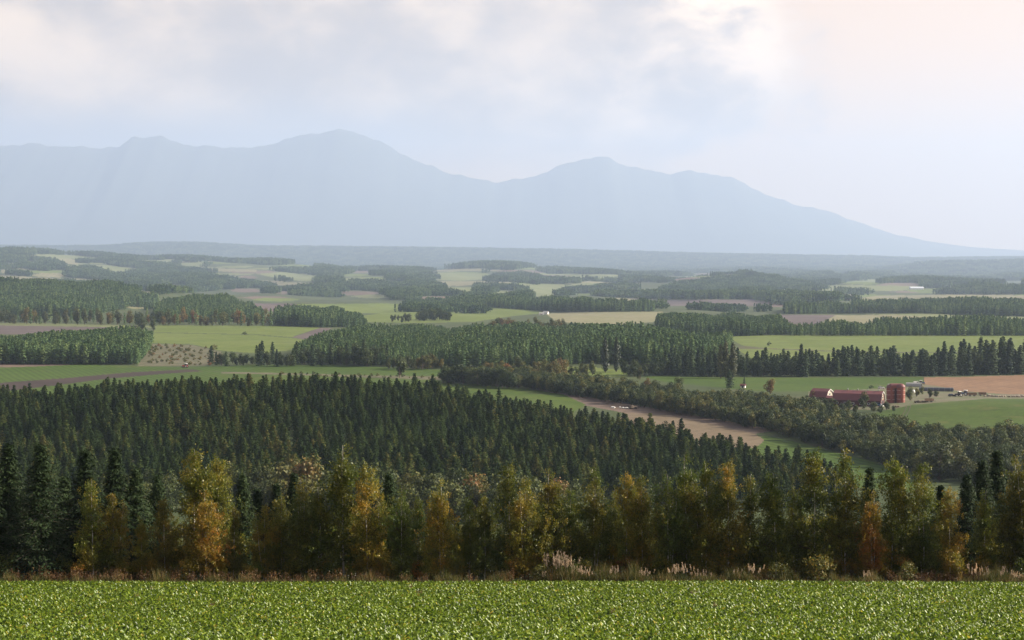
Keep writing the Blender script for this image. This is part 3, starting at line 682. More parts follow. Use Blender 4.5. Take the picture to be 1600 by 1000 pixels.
def scatter(name, P, rz, sc, vi, variants, label, kind='stuff', cat=None):
    """one object: many plants of a few shapes instanced on points"""
    me = bpy.data.meshes.new(name); me.from_pydata([tuple(p) for p in P], [], [])
    for nm, typ, val in (('rz', 'FLOAT', rz), ('sc', 'FLOAT', sc), ('vi', 'INT', vi)):
        a = me.attributes.new(nm, typ, 'POINT'); a.data.foreach_set('value', np.asarray(val, np.int32 if typ == 'INT' else np.float32))
    ng = bpy.data.node_groups.new(name, 'GeometryNodeTree')
    ng.interface.new_socket('Geometry', in_out='INPUT', socket_type='NodeSocketGeometry')
    ng.interface.new_socket('Geometry', in_out='OUTPUT', socket_type='NodeSocketGeometry')
    gi = ng.nodes.new('NodeGroupInput'); go = ng.nodes.new('NodeGroupOutput'); L = ng.links.new
    jn = ng.nodes.new('GeometryNodeJoinGeometry')
    for i, v in reversed(list(enumerate(variants))):
        o = bpy.data.objects.new('%s_shape' % name, v)
        oi = ng.nodes.new('GeometryNodeObjectInfo'); oi.inputs['Object'].default_value = o; oi.inputs['As Instance'].default_value = True
        L(oi.outputs['Geometry'], jn.inputs[0])
    ip = ng.nodes.new('GeometryNodeInstanceOnPoints'); ip.inputs['Pick Instance'].default_value = True
    L(gi.outputs[0], ip.inputs['Points']); L(jn.outputs[0], ip.inputs['Instance'])
    def attr(nm, typ):
        a = ng.nodes.new('GeometryNodeInputNamedAttribute'); a.data_type = typ; a.inputs['Name'].default_value = nm; return a.outputs[0]
    L(attr('vi', 'INT'), ip.inputs['Instance Index'])
    cx = ng.nodes.new('ShaderNodeCombineXYZ'); L(attr('rz', 'FLOAT'), cx.inputs[2])
    er = ng.nodes.new('FunctionNodeEulerToRotation'); L(cx.outputs[0], er.inputs[0]); L(er.outputs[0], ip.inputs['Rotation'])
    L(attr('sc', 'FLOAT'), ip.inputs['Scale'])
    L(ip.outputs[0], go.inputs[0])
    o = obj(name, me); md = o.modifiers.new('plants', 'NODES'); md.node_group = ng
    tag(o, label, cat, kind=kind)
    return o
def region(poly, spacing, rng, jit=.42, lo=None, hi=None):
    """tree stations on the ground inside a picture polygon"""
    a = np.array(poly, float)
    if lo is None:
        r0, r1 = a[:, 1].min(), a[:, 1].max()
        lo = max(560, row_y(r1) * .72); hi = min(16000, row_y(r0) * 1.4)
    u0, u1 = a[:, 0].min(), a[:, 0].max()
    X0, X1 = min((u0 - 800) / FPX * lo, (u0 - 800) / FPX * hi), max((u1 - 800) / FPX * lo, (u1 - 800) / FPX * hi)
    gx, gy = np.meshgrid(np.arange(X0, X1, spacing), np.arange(lo, hi, spacing))
    X = gx.ravel() + rng.uniform(-jit, jit, gx.size) * spacing; Y = gy.ravel() + rng.uniform(-jit, jit, gx.size) * spacing
    Z = height(X, Y); u, v = project(X, Y, Z); m = inside(u, v, poly)
    return np.stack([X, Y, Z], 1)[m]

# ------------------------------------------------------------------ woods
rng = np.random.default_rng(11)
def larch_shapes(n, seed, q, ql, qw, H=11.0):
    return [conifer_shape(seed + i, H * [1, 1.06, .94][i % 3], 2.8 + .25 * (i % 3), 16, 7, q, ql, qw, droop=.26, rise=.5, power=[.5, .6, .45][i % 3], low=.06, trunk=.14, jitter=.35, roundness=.35, flat=.45, out=.8, ovate=i % 3 != 1) for i in range(n)]
near_l = larch_shapes(7, 100, 20, .30, .16) + [broad_shape(170, 10, 3.4, 1500, .3, .05, 9), broad_shape(171, 9, 2.9, 1300, .3, .05, 7)]
mid_l = [conifer_shape(200 + i, 14, 3.3 + .3 * (i % 2), 10, 6, 7, .72, .40, droop=.2, rise=.35, power=.62, low=.08, trunk=.14, jitter=.45, roundness=.4, flat=.5, out=.8, ovate=i % 2 == 0) for i in range(4)]

NEAR_FOREST = [(-140, 648), (0, 643), (150, 631), (300, 620), (480, 618), (600, 622), (700, 632), (800, 648), (900, 668), (1000, 690), (1100, 712), (1200, 735), (1290, 757), (1340, 790), (1200, 800),
               (1000, 788), (800, 782), (600, 785), (300, 790), (0, 800), (-140, 800)]
P = region(NEAR_FOREST, 6.1, rng, .46, 600, 1120)
gap = .5 + .5 * np.sin(P[:, 0] / 23 + np.sin(P[:, 1] / 31) * 1.5) * np.sin(P[:, 1] / 27 + P[:, 0] / 61)
P = P[rng.random(len(P)) > .05 + .22 * gap]
sc = np.clip(rng.normal(.95, .11, len(P)), .5, 1.2) * (1 + .1 * np.sin(P[:, 0] / 33) * np.sin(P[:, 1] / 41)); vi = np.where(rng.random(len(P)) < .045, rng.integers(7, 9, len(P)), rng.integers(0, 7, len(P))); rz = rng.uniform(0, 6.28, len(P))
u, v = project(P[:, 0], P[:, 1], P[:, 2]); top = v - 11 * sc * FPX / P[:, 1]
seen = (u > 5) & (u < 1300) & (top < 742)
order = np.argsort(np.where(seen, P[:, 1], 1e9)); chosen = order[:300]; rest = np.setdiff1d(np.arange(len(P)), chosen)
larch_parts = [split_meshes('larch', s, 'bark', 'larch_leaf') for s in near_l]
for i in chosen:
    lp = larch_parts[vi[i]]
    plant('larch_tree', {'trunk': lp['trunk'], 'crown': lp['crown']}, P[i], rz[i], float(sc[i]), 'dark green larch in the lower slope of the near hillside forest', 'tree', 'larches low on the near forested hill')
scatter('larch_forest', P[rest], rz[rest], sc[rest], vi[rest], [whole_mesh('larch', s, 'bark', 'larch_leaf') for s in near_l], 'dense dark larch forest covering the near hill', cat='forest')

# larch woods and plantations further out
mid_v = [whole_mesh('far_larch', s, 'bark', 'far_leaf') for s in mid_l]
def wood(name, poly, spacing, label, lo=None, hi=None, s0=.8, s1=1.15, variants=None):
    Q = region(poly, spacing, rng, .46, lo, hi)
    if len(Q) == 0: return
    n = len(Q); vv = variants or mid_v; s_ = rng.uniform(s0, s1, n) * (.92 + .2 * np.sin(Q[:, 0] / 37 + np.sin(Q[:, 1] / 80)) * np.sin(Q[:, 0] / 13 + 1) + .16 * np.sin(Q[:, 0] / 71))
    scatter(name, Q, rng.uniform(0, 6.28, n), s_, rng.integers(0, len(vv), n), vv, label, cat='wood')
wood('conifer_plantation', [(-110, 541), (0, 540), (120, 538), (200, 536), (238, 536), (232, 550), (215, 570), (-110, 570)], 4.6, 'dark block of plantation conifers at the left with a straight edge', 1380, 2050, .85, 1.1)
wood('larch_wood', [(478, 545), (500, 537), (530, 529), (580, 523), (640, 521), (760, 524), (900, 527), (1000, 531), (1100, 541), (1148, 546), (1130, 560), (1030, 573), (985, 569), (925, 569), (860, 573), (700, 575), (560, 571), (455, 565)], 5.4, 'long larch wood across the middle of the plain', 1350, 2500)
wood('larch_wood', [(1022, 510), (1050, 504), (1150, 503), (1215, 508), (1238, 523), (1140, 526), (1040, 522)], 5.8, 'small larch wood behind the right end of the long wood', 2000, 3300, .9, 1.25)
wood('young_conifers', [(1232, 518), (1350, 516), (1440, 513), (1500, 511), (1700, 513), (1700, 525), (1440, 525), (1230, 525)], 6.2, 'line of young conifers along the top of the wide green field', 1900, 2900, .6, 1.1)
wood('conifer_wood', [(1330, 483), (1380, 480), (1480, 480), (1580, 486), (1700, 488), (1700, 497), (1540, 493), (1450, 490), (1330, 489)], 6.8, 'long dark conifer wood at the right beyond the straw field', 3000, 4800, 1.1, 1.6)
wood('hill_wood', [(-110, 455), (0, 451), (60, 448), (150, 449), (205, 460), (248, 474), (240, 482), (200, 480), (170, 488), (130, 495), (-110, 495)], 7.2, 'wooded round hill on the left behind the autumn trees', 3000, 5000, 1.0, 1.45)
wood('hill_wood', [(240, 490), (262, 477), (290, 471), (325, 469), (362, 473), (395, 484), (410, 503), (240, 504)], 6.4, 'smaller wooded knoll right of the wooded hill', 2700, 3900, .95, 1.35)
wood('dark_copse', [(428, 496), (460, 492), (500, 495), (560, 504), (575, 511), (500, 512), (430, 509)], 6.2, 'dark copse beside the pale green rise', 2400, 3700, .9, 1.3)
wood('treeline', [(728, 473), (800, 474), (900, 480), (1022, 483), (1022, 487), (860, 487), (730, 478)], 7.0, 'dark line of trees above the straw coloured field', 3200, 5600, 1.0, 1.5)
wood('treeline', [(1225, 484), (1330, 486), (1340, 490), (1225, 491)], 7.0, 'dark line of trees behind the dark bare field on the right', 3000, 4400, .9, 1.3)

# the far country: woods that read as one mass, in clumps of trees
def clump(seed):
    r = np.random.default_rng(seed); parts = []; rn = []
    for i in range(22):
        x, y = r.uniform(-17, 17, 2); s = r.uniform(.75, 1.15)
        b = conifer_shape(seed * 50 + i, 14 * s, 3.0 * s, 5, 4, 2, 1.6, 1.0, droop=.2, rise=.2, power=.7, low=.1, roundness=.3, flat=.5, out=.8) if r.random() < .6 else broad_shape(seed * 50 + i, 12 * s, 4.2 * s, 46, 1.5, lobes=4)
        Vv, Ff = b['leaf']; parts.append((Vv + np.array([x, y, 0]), Ff)); rn.append(np.clip(b['rnd'] * .5 + r.uniform(0, .5), 0, 1))
    V, F = join(parts)
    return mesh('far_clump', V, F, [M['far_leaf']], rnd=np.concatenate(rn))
far_v = [clump(k + 1) for k in range(4)]
def far_woods():
    xl, yl = [], []; y = 3700.0
    while y < 16500:
        k = float(np.clip((y / 5000) ** .6, .85, 2.0)); half = y * .30; x = np.arange(-half, half, 27 * k); xl.append(x + rng.uniform(-.42, .42, len(x)) * 27 * k); yl.append(y + rng.uniform(-.42, .42, len(x)) * 34 * k); y += 34 * k
    X = np.concatenate(xl); Y = np.concatenate(yl)
    Z = height(X, Y); u, v = project(X, Y, Z)
    m = np.ones(len(X), bool)
    for nm, mt, poly, lab in FIELDS:
        c = np.mean(poly, 0)
        if c[1] < 486:
            for q in (0, .25, .5): m &= ~inside(u + 3 * np.sin(X / 60), v + 1.2 * np.sin(X / 41 + Y / 77) - q * 18 * FPX / Y, poly)      # nor where crowns would stand before it
    # open land on the right of the plain, woods elsewhere with clearings
    l = np.log(Y); w = np.sin(u / 92 + 1.2 * np.sin(l * 13)) + np.sin(l * 29 + u / 180 + 1.1) + .8 * np.sin(u / 34 - l * 31)
    thr = -1.1 + 1.7 * np.clip((u - 760) / 420, 0, 1) * np.clip((v - 436) / 12, 0, 1) + np.where(v > 462, .5, 0)
    m &= w > thr
    # the open gaps the nearer hills leave
    for poly in ([(840, 462), (1330, 466), (1330, 484), (840, 470)], [(225, 462), (330, 455), (480, 463), (700, 472), (480, 492), (240, 480)]): m &= ~inside(u, v, poly)
    X, Y, Z = X[m], Y[m], Z[m]; n = len(X)
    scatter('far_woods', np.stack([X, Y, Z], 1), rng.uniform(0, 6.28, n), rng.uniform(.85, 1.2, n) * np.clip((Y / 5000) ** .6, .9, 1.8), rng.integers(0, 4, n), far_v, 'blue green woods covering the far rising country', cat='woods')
    Q = []
    for poly, lo, hi in (([(1030, 456), (1060, 447), (1100, 440), (1150, 435), (1200, 438), (1250, 445), (1290, 452), (1190, 457)], 7000, 9600), ([(1465, 460), (1500, 452), (1530, 447), (1570, 451), (1620, 456), (1640, 460)], 6200, 7800),
                         ([(1180, 467), (1240, 463), (1330, 473), (1320, 477), (1220, 476)], 4600, 6500), ([(930, 463), (1000, 461), (1180, 464), (1200, 468), (1000, 467)], 4800, 7500)):
        Q.append(region(poly, 34, rng, .45, lo, hi))
    Q = np.concatenate(Q); n = len(Q)
    scatter('far_woods', Q, rng.uniform(0, 6.28, n), rng.uniform(1.1, 1.5, n), rng.integers(0, 4, n), far_v, 'darker wooded ridges on the right of the far plain', cat='woods')
    xs, ys = np.meshgrid(np.arange(-8600, 8600, 80), np.arange(17000, 27800, 130))
    X = xs.ravel() + rng.uniform(-36, 36, xs.size); Y = ys.ravel() + rng.uniform(-60, 60, xs.size); ok = np.abs(X) < Y * .3; X, Y = X[ok], Y[ok]
    n = len(X)
    scatter('far_woods', np.stack([X, Y, height(X, Y)], 1), rng.uniform(0, 6.28, n), rng.uniform(1.6, 2.6, n), rng.integers(0, 4, n), far_v, 'hazy forest on the last low ridges under the mountains', cat='woods')
far_woods()

# ------------------------------------------------------------------ single trees of the middle distance
BS = [broad_shape(300 + i, 12, [5.0, 5.8, 4.5, 5.4, 4.2, 6.2][i], 1700, .36, .03, [11, 14, 10, 13, 9, 15][i]) for i in range(6)]
BM = [whole_mesh('broadleaf', s, 'bark', 'broad_leaf') for s in BS]
CS = [conifer_shape(330 + i, 17, [4.2, 4.6, 3.8, 4.4][i], 17, 7, 13, .58, .30, droop=.28, rise=.2, power=.66, low=.02, trunk=.2, jitter=.4, roundness=.1, flat=.35, out=.7, ovate=i % 2 == 1) for i in range(4)]
CM = [whole_mesh('belt_conifer', s, 'bark', 'dark_conifer') for s in CS]
SB = [broad_shape(340 + i, 3.0, 1.9, 220, .22, .02, 6, trunk_r=.06) for i in range(3)]
SM = [whole_mesh('bush', s, 'bark', 'broad_leaf') for s in SB]
def single(name, me, loc, sc, label, cat='tree', group=None, aut=.3, rz=None, wide=1.0):
    o = obj(name, me, None, loc, rng.uniform(0, 6.28) if rz is None else rz, (sc * wide, sc * wide, sc)); o.color = (aut, 0, 0, 1)
    return tag(o, label, cat, group)
def autumn(a, s=.18): return float(np.clip(rng.normal(a, s), .05, .95))

# wooded gully below the farm
GULLY = [(688, 597), (720, 589), (800, 592), (900, 604), (1000, 618), (1060, 625), (1150, 632), (1230, 640), (1290, 655), (1350, 672), (1440, 690), (1600, 694), (1700, 694), (1700, 760), (1540, 760), (1440, 745),
         (1400, 733), (1330, 711), (1260, 693), (1200, 675), (1130, 660), (1060, 648), (1000, 637), (930, 625), (850, 612), (780, 603)]
Q = region(GULLY, 5.0, rng, .45, 600, 1500)
uq, vq = project(Q[:, 0], Q[:, 1], Q[:, 2]); Q = Q[(uq > 680) & (uq < 1680)]
Q = Q[np.argsort(Q[:, 1])]; sq = rng.uniform(.5, .85, len(Q)) * (1 + .15 * np.sin(Q[:, 0] / 21) * np.sin(Q[:, 1] / 17))
nb_, rest = np.arange(len(Q))[:285], np.arange(len(Q))[285:]
for k in nb_:
    single('broadleaf_tree', BM[rng.integers(0, 6)], Q[k], sq[k], 'broadleaf tree in the wooded gully winding below the red farm', 'tree', 'broadleaf trees in the gully below the farm', autumn(.2, .16), wide=rng.uniform(.9, 1.15))
GV = []
for k, m_ in enumerate(BM):
    m2 = m_.copy(); m2.materials[1] = M['gully_leaf']; GV.append(m2)
scatter('broadleaf_wood', Q[rest], rng.uniform(0, 6.28, len(rest)), sq[rest], rng.integers(0, 6, len(rest)), GV, 'upper part of the wooded gully, olive and brown broadleaf trees', cat='wood')
# big trees standing out of it
def at_row(u, base, name, me, H0, hpx, label, cat='tree', aut=.3, wide=1.0, group=None):
    X, Y, Z = hit(u, base, 500); s = hpx / FPX * Y / H0
    return single(name, me, (X, Y, Z - .1), s, label, cat, group, aut, wide=wide)
at_row(1468, 752, 'broadleaf_tree', BM[3], 12, 64, 'large round rusty green tree at the low right end of the gully', aut=.5, wide=1.15)
at_row(1436, 748, 'broadleaf_tree', BM[1], 12, 46, 'olive green tree left of the large round rusty tree', aut=.35)
at_row(1505, 752, 'broadleaf_tree', BM[5], 12, 44, 'rust tinted tree right of the large round rusty tree', aut=.6)
at_row(1574, 702, 'broadleaf_tree', BM[2], 12, 46, 'pale yellow green rounded tree at the lower corner of the meadow', aut=.55, wide=1.0)
at_row(1447, 688, 'broadleaf_tree', BM[4], 12, 21, 'left of the pair of small dark round trees at the meadow foot', aut=.1, wide=1.3)
at_row(1424, 687, 'broadleaf_tree', BM[0], 12, 21, 'right of the pair of small dark round trees at the meadow foot', aut=.12, wide=1.2)
at_row(1204, 616, 'broadleaf_tree', BM[0], 12, 24, 'small rusty round tree on the bright field left of the farm', aut=.72, wide=1.05)
at_row(1060, 612, 'broadleaf_tree', BM[1], 12, 24, 'round green tree at the edge of the bright field', aut=.2)
at_row(1012, 612, 'broadleaf_tree', BM[2], 12, 21, 'pink tinted small tree in the hedgerow by the bright field', aut=.85)
at_row(975, 614, 'broadleaf_tree', BM[3], 12, 26, 'yellow green rounded tree in the hedgerow under the poplars', aut=.5)
at_row(1350, 640, 'broadleaf_tree', BM[2], 12, 28, 'grey green tree standing in front of the long red barn', aut=.3)
at_row(1272, 628, 'broadleaf_tree', BM[1], 12, 18, 'orange tinted tree at the left end of the small red barn', aut=.7)
at_row(1290, 642, 'broadleaf_tree', BM[0], 12, 20, 'green tree below the small red barn', aut=.2)
at_row(1316, 645, 'broadleaf_tree', BM[5], 12, 16, 'dark bush like tree below the left end of the long red barn', aut=.15)
at_row(1385, 640, 'broadleaf_tree', BM[4], 12, 13, 'low green tree at the foot of the red silos', aut=.2, wide=1.6)
at_row(1422, 626, 'broadleaf_tree', BM[2], 12, 22, 'yellow green tree just right of the red silos', aut=.45)
at_row(1452, 622, 'broadleaf_tree', BM[4], 12, 15, 'thin olive tree in front of the dark hoop shed', aut=.45)
at_row(1362, 607, 'bush', SM[0], 3, 6, 'dark bush on the bright field behind the long red barn', 'bush', aut=.1, wide=1.3)
at_row(624, 590, 'broadleaf_tree', BM[4], 12, 36, 'lone dark tree standing on the strip between two green fields', aut=.12, wide=1.0)
at_row(1202, 540, 'bush', SM[1], 3, 7, 'lone dark bush on the wide green field', 'bush', aut=.1, wide=.9)
at_row(382, 523, 'bush', SM[2], 3, 5, 'small dark bush in the middle of the pale green field', 'bush', aut=.1, wide=1.5)
at_row(222, 516, 'broadleaf_tree', BM[1], 12, 20, 'bushy dark tree over the small dark hut', aut=.3, wide=1.0)
at_row(240, 517, 'broadleaf_tree', BM[2], 12, 22, 'taller dark tree right of the small dark hut', aut=.15, wide=.7)
for uu, bb, k, hp, a, lab in ((1262, 634, 3, 17, .2, 'dark round tree left of the small red barn'), (1300, 636, 1, 15, .35, 'olive tree under the linking shed of the red barns'), (1326, 642, 2, 17, .15, 'dark tree below the middle of the long red barn'), (1338, 647, 4, 15, .3, 'small green tree below the teal heap'),
    (1366, 643, 5, 16, .4, 'olive tree below the gable of the long red barn'), (1376, 646, 0, 13, .1, 'dark low tree between long barn and silos'), (1396, 642, 3, 9, .2, 'low bush like tree under the twin silos'), (1432, 620, 4, 14, .55, 'rusty tree by the white tank'), (1441, 616, 2, 12, .4, 'olive tree before the grey hoop shed'),
    (1463, 620, 5, 10, .3, 'low tree before the middle of the long black hoop shed'), (1252, 640, 1, 20, .3, 'tree at the upper edge of the gully left of the farm'), (1232, 634, 2, 18, .5, 'rust tinted tree at the upper edge of the gully'), (1280, 650, 4, 18, .15, 'dark tree at the upper gully edge below the small barn'), (1410, 612, 0, 11, .3, 'tree top showing right behind the silos')):
    at_row(uu, bb, 'broadleaf_tree', BM[k], 12, hp, lab, 'tree', a, 1.15)
# hedge at the left of the gully: dense dark wall of trees
for i, uu in enumerate(np.linspace(693, 800, 15)):
    at_row(uu, 598 + (uu - 693) * .09, 'hedgerow_tree', BM[i % 6], 12, rng.uniform(25, 34), 'dark dense tree in the tall hedgerow end above the grass strip', 'tree', autumn(.10, .05), 1.1, 'hedgerow trees by the grass strip')
for i, uu in enumerate(np.r_[np.linspace(760, 1000, 30)]):
    if 928 < uu < 985: continue
    at_row(uu, 586 + max(0, uu - 850) * .03 + rng.uniform(-3, 3), 'hedgerow_tree', BM[rng.integers(0, 6)], 12, rng.uniform(16, 28), 'brownish tree in the loose row below the long larch wood', 'tree', autumn(.5, .15), 1.0, 'loose row of brownish trees below the long larch wood')
for i, uu in enumerate(np.linspace(975, 1045, 10)):
    at_row(uu, 586 + rng.uniform(-2, 3), 'hedgerow_tree', BM[i % 6], 12, rng.uniform(15, 24), 'dark round tree in the clump right of the two slim poplars', 'tree', .08, 1.0, 'dark clump right of the poplars')
# dark row in front of the long larch wood
for i, uu in enumerate(np.linspace(332, 606, 46)):
    at_row(uu + rng.uniform(-3, 3), 570 + rng.uniform(-2, 3), 'hedgerow_tree', (BM + CM)[rng.integers(0, 9)], 12, rng.uniform(17, 27) * (1 + .25 * (uu > 520)) * (.75 if uu < 400 else 1), 'dark tree in the row between the clearing and the lone tree', 'tree', autumn(.12, .1), 1.0, 'dark row of trees below the long larch wood')
for i, uu in enumerate(np.linspace(608, 690, 12)):
    at_row(uu, 576 + rng.uniform(-2, 2), 'hedgerow_tree', BM[rng.integers(0, 6)], 12, rng.uniform(14, 24), 'brown tinted tree behind the lone dark tree', 'tree', autumn(.5, .15), 1.0, 'brown tinted trees behind the lone dark tree')
# autumn row on the left
for i, uu in enumerate(np.linspace(-20, 425, 82)):
    m = BM[rng.integers(0, 6)] if i % 3 else mid_v[rng.integers(0, 4)]
    at_row(uu + rng.uniform(-3, 3), 505 + uu * .009 + rng.uniform(-3, 1.5), 'autumn_tree', m, 12, rng.uniform(14, 25), 'rust and olive tree in the autumn row behind the pale grass strip', 'tree', autumn(.50, .2), .85, 'row of autumn trees on the left')
for i, uu in enumerate(np.linspace(655, 703, 13)):
    at_row(uu, 503 + rng.uniform(-4, 0), 'copse_tree', BM[rng.integers(0, 6)], 12, rng.uniform(13, 20), 'dark tree of the small copse on the rounded green field', 'tree', .08, 1.0, 'small copse on the rounded field')
for i, uu in enumerate(np.linspace(612, 638, 6)):
    at_row(uu, 502 + rng.uniform(-2, 2), 'copse_tree', BM[rng.integers(0, 6)], 12, rng.uniform(9, 14), 'grey green tree of the low clump left of the copse', 'tree', .2, 1.0, 'low clump left of the copse')
for i, uu in enumerate(np.linspace(765, 880, 20)):
    at_row(uu, 518 + rng.uniform(-3, 3), 'autumn_tree', BM[rng.integers(0, 6)], 12, rng.uniform(13, 24), 'pale yellowish tree behind the crest of the long larch wood', 'tree', autumn(.6, .15), .9, 'pale trees behind the long larch wood')
# bushes on the rough strip and in the clearing
for i, uu in enumerate(np.r_[np.linspace(440, 690, 26)]):
    at_row(uu, 585 + (uu - 440) * .03 + rng.uniform(-2, 2), 'bush', SM[i % 3], 3, rng.uniform(3, 6), 'low brown bush on the rough strip between green fields', 'bush', autumn(.5, .2), 1.2, 'bushes on the rough strip')
for i in range(110):
    at_row(rng.uniform(232, 340), rng.uniform(541, 571), 'bush', SM[i % 3], 3, rng.uniform(2.5, 6), 'greyish bush in the pale overgrown clearing', 'bush', autumn(.55, .2), 1.1, 'bushes in the overgrown clearing')
# conifer belt behind the farm
tops = np.array([(1022, 26), (1050, 34), (1100, 40), (1150, 36), (1215, 34), (1260, 38), (1310, 40), (1400, 38), (1440, 40), (1500, 45), (1600, 50), (1680, 52)], float)
for row in range(4):
    for uu in np.arange(1028 + row * 3, 1690, 10.5):
        if rng.random() < .06: continue
        h = np.interp(uu, tops[:, 0], tops[:, 1]) * rng.uniform(.72, 1.12)
        base = np.interp(uu, [1020, 1100, 1440, 1700], [585, 588.5, 588, 583]) - row * 2.0 + rng.uniform(-.6, .3)
        at_row(uu + rng.uniform(-3.5, 3.5), base, 'belt_conifer', CM[rng.integers(0, 4)] if rng.random() < .86 else BM[rng.integers(0, 6)], 17, h, 'dark conifer in the tall belt behind the bright field', 'tree', .12, rng.uniform(.85, 1.15), 'tall conifer belt behind the farm')
# poplars and the spruce by the field
def leafy(*a, **k):
    s = conifer_shape(*a, **k); s.pop('limbs', None); return s      # the limbs of a columnar poplar are hidden in its leaves
PO = [whole_mesh('poplar', leafy(360 + i, 20, 2.0, 30, 6, 14, .42, .22, droop=.1, rise=1.3, low=.04, trunk=.22, jitter=.4, roundness=.35, flat=.3, out=.8, ovate=True), 'bark', 'poplar_leaf') for i in range(2)]
PO += [whole_mesh('poplar', leafy(362 + i, 20, 2.0, 30, 6, 14, .42, .22, droop=.1, rise=1.3, low=.04, trunk=.22, jitter=.4, roundness=.35, flat=.3, out=.8, ovate=True), 'bark', 'poplar_pale') for i in range(2)]
for uu, base, h, m, lab in ((946, 582, 53, 0, 'left of the two slim poplars standing in the green patch'), (963, 581, 53, 1, 'right of the two slim poplars standing in the green patch'),
                            (1126, 591, 52, 3, 'thin leftmost poplar of the three by the conifer belt'), (1134, 591, 58, 2, 'tallest middle poplar of the three by the conifer belt'), (1145, 591, 55, 3, 'broad right poplar of the three by the conifer belt')):
    at_row(uu, base, 'poplar_tree', PO[m], 20, h, lab, 'tree', wide=1.4 if uu < 1000 else 1.5)
at_row(1140, 606, 'spruce_tree', CM[1], 17, 27, 'dark spreading fir standing in front of the three poplars', wide=1.3)
at_row(1163, 602, 'spruce_tree', CM[0], 17, 13, 'small dark fir right of the spreading fir', wide=1.0)
at_row(1252, 589, 'spruce_tree', CM[2], 17, 50, 'tall pointed conifer rising above the belt', wide=.85)
at_row(1259, 589, 'spruce_tree', CM[3], 17, 42, 'narrow conifer just right of the tall pointed one', wide=.7)
# autumn broadleaf trees at the foot of the near forest, seen over the birch row
SPOT = [(6, 738, .3), (45, 742, .25), (85, 745, .2), (165, 742, .3), (205, 735, .4), (232, 733, .3), (262, 736, .3), (335, 725, .45), (356, 722, .6), (378, 738, .35), (398, 732, .45), (415, 728, .6), (436, 722, .55), (455, 718, .62), (476, 716, .7), (498, 727, .4),
        (512, 735, .35), (560, 725, .3), (585, 722, .28), (615, 735, .35), (640, 734, .4), (665, 736, .35), (688, 738, .45), (715, 732, .35), (733, 738, .8), (752, 742, .7), (775, 740, .3), (800, 733, .35), (835, 745, .3), (873, 746, .75), (900, 748, .3), (930, 748, .45), (965, 748, .3), (1000, 745, .3), (600, 728, .25), (540, 720, .3)]
for uu, tp, a in SPOT:
    Y = rng.uniform(600, 650); X, Y, Z = gp(uu, Y); _, vb = project(X, Y, Z); s = (vb - tp) / FPX * Y / 12
    single('broadleaf_tree', BM[rng.integers(0, 6)], (X, Y, Z), s, 'autumn tinted tree at the foot of the near forest, behind the birch row', 'tree', 'autumn trees at the foot of the near forest', a, wide=.95)
    X, Y, Z = gp(uu + rng.uniform(-14, 14), Y - 22)
    single('broadleaf_tree', BM[rng.integers(0, 6)], (X, Y, Z), s * .82, 'autumn tinted tree at the foot of the near forest, behind the birch row', 'tree', 'autumn trees at the foot of the near forest', a * .9, wide=1.0)
for uu, vb in ((975, 705), (930, 672), (408, 606)):
    pass

# ------------------------------------------------------------------ birch row at the edge of the field
BIRCHES = [birch_shape(400, 9, 1.3, 1, 11500, .10), birch_shape(401, 9, 1.55, 2, 15000, .05), birch_shape(402, 9, 1.75, 3, 17000, .04), birch_shape(403, 9, 1.15, 1, 10500, .07),
           birch_shape(404, 9, 1.65, 1, 15000, .05), birch_shape(405, 9, 1.45, 2, 14000, .10), birch_shape(406, 9, 1.3, 1, 12000, .13), birch_shape(407, 9, 1.85, 3, 17000, .04)]
BP = [split_meshes('birch', s, 'bark_white', 'birch_leaf', 'twig') for s in BIRCHES]
SPR = [conifer_shape(420 + i, 9.5, [2.6, 2.9, 2.4][i], 27, 9, 84, .13, .042, droop=.42, rise=.16, power=.74, low=.02, trunk=.12, jitter=.3, flat=.45, out=.35) for i in range(3)]
SP = [split_meshes('spruce', s, 'bark', 'spruce_leaf') for s in SPR]
def front(u, top, Y, parts, H0, label, kind, aut=None, wide=1.0, rz=None, group=None):
    X, Y, Z = gp(u, Y + 1.6); _, vb = project(X, Y, Z); s = (vb - top) / FPX * Y / H0
    e = plant(kind, parts, (X, Y, Z), rng.uniform(0, 6.28) if rz is None else rz, (s * wide, s * wide, s), label, 'tree', group, None if aut is None else (aut, 0, 0, 1))
    return e
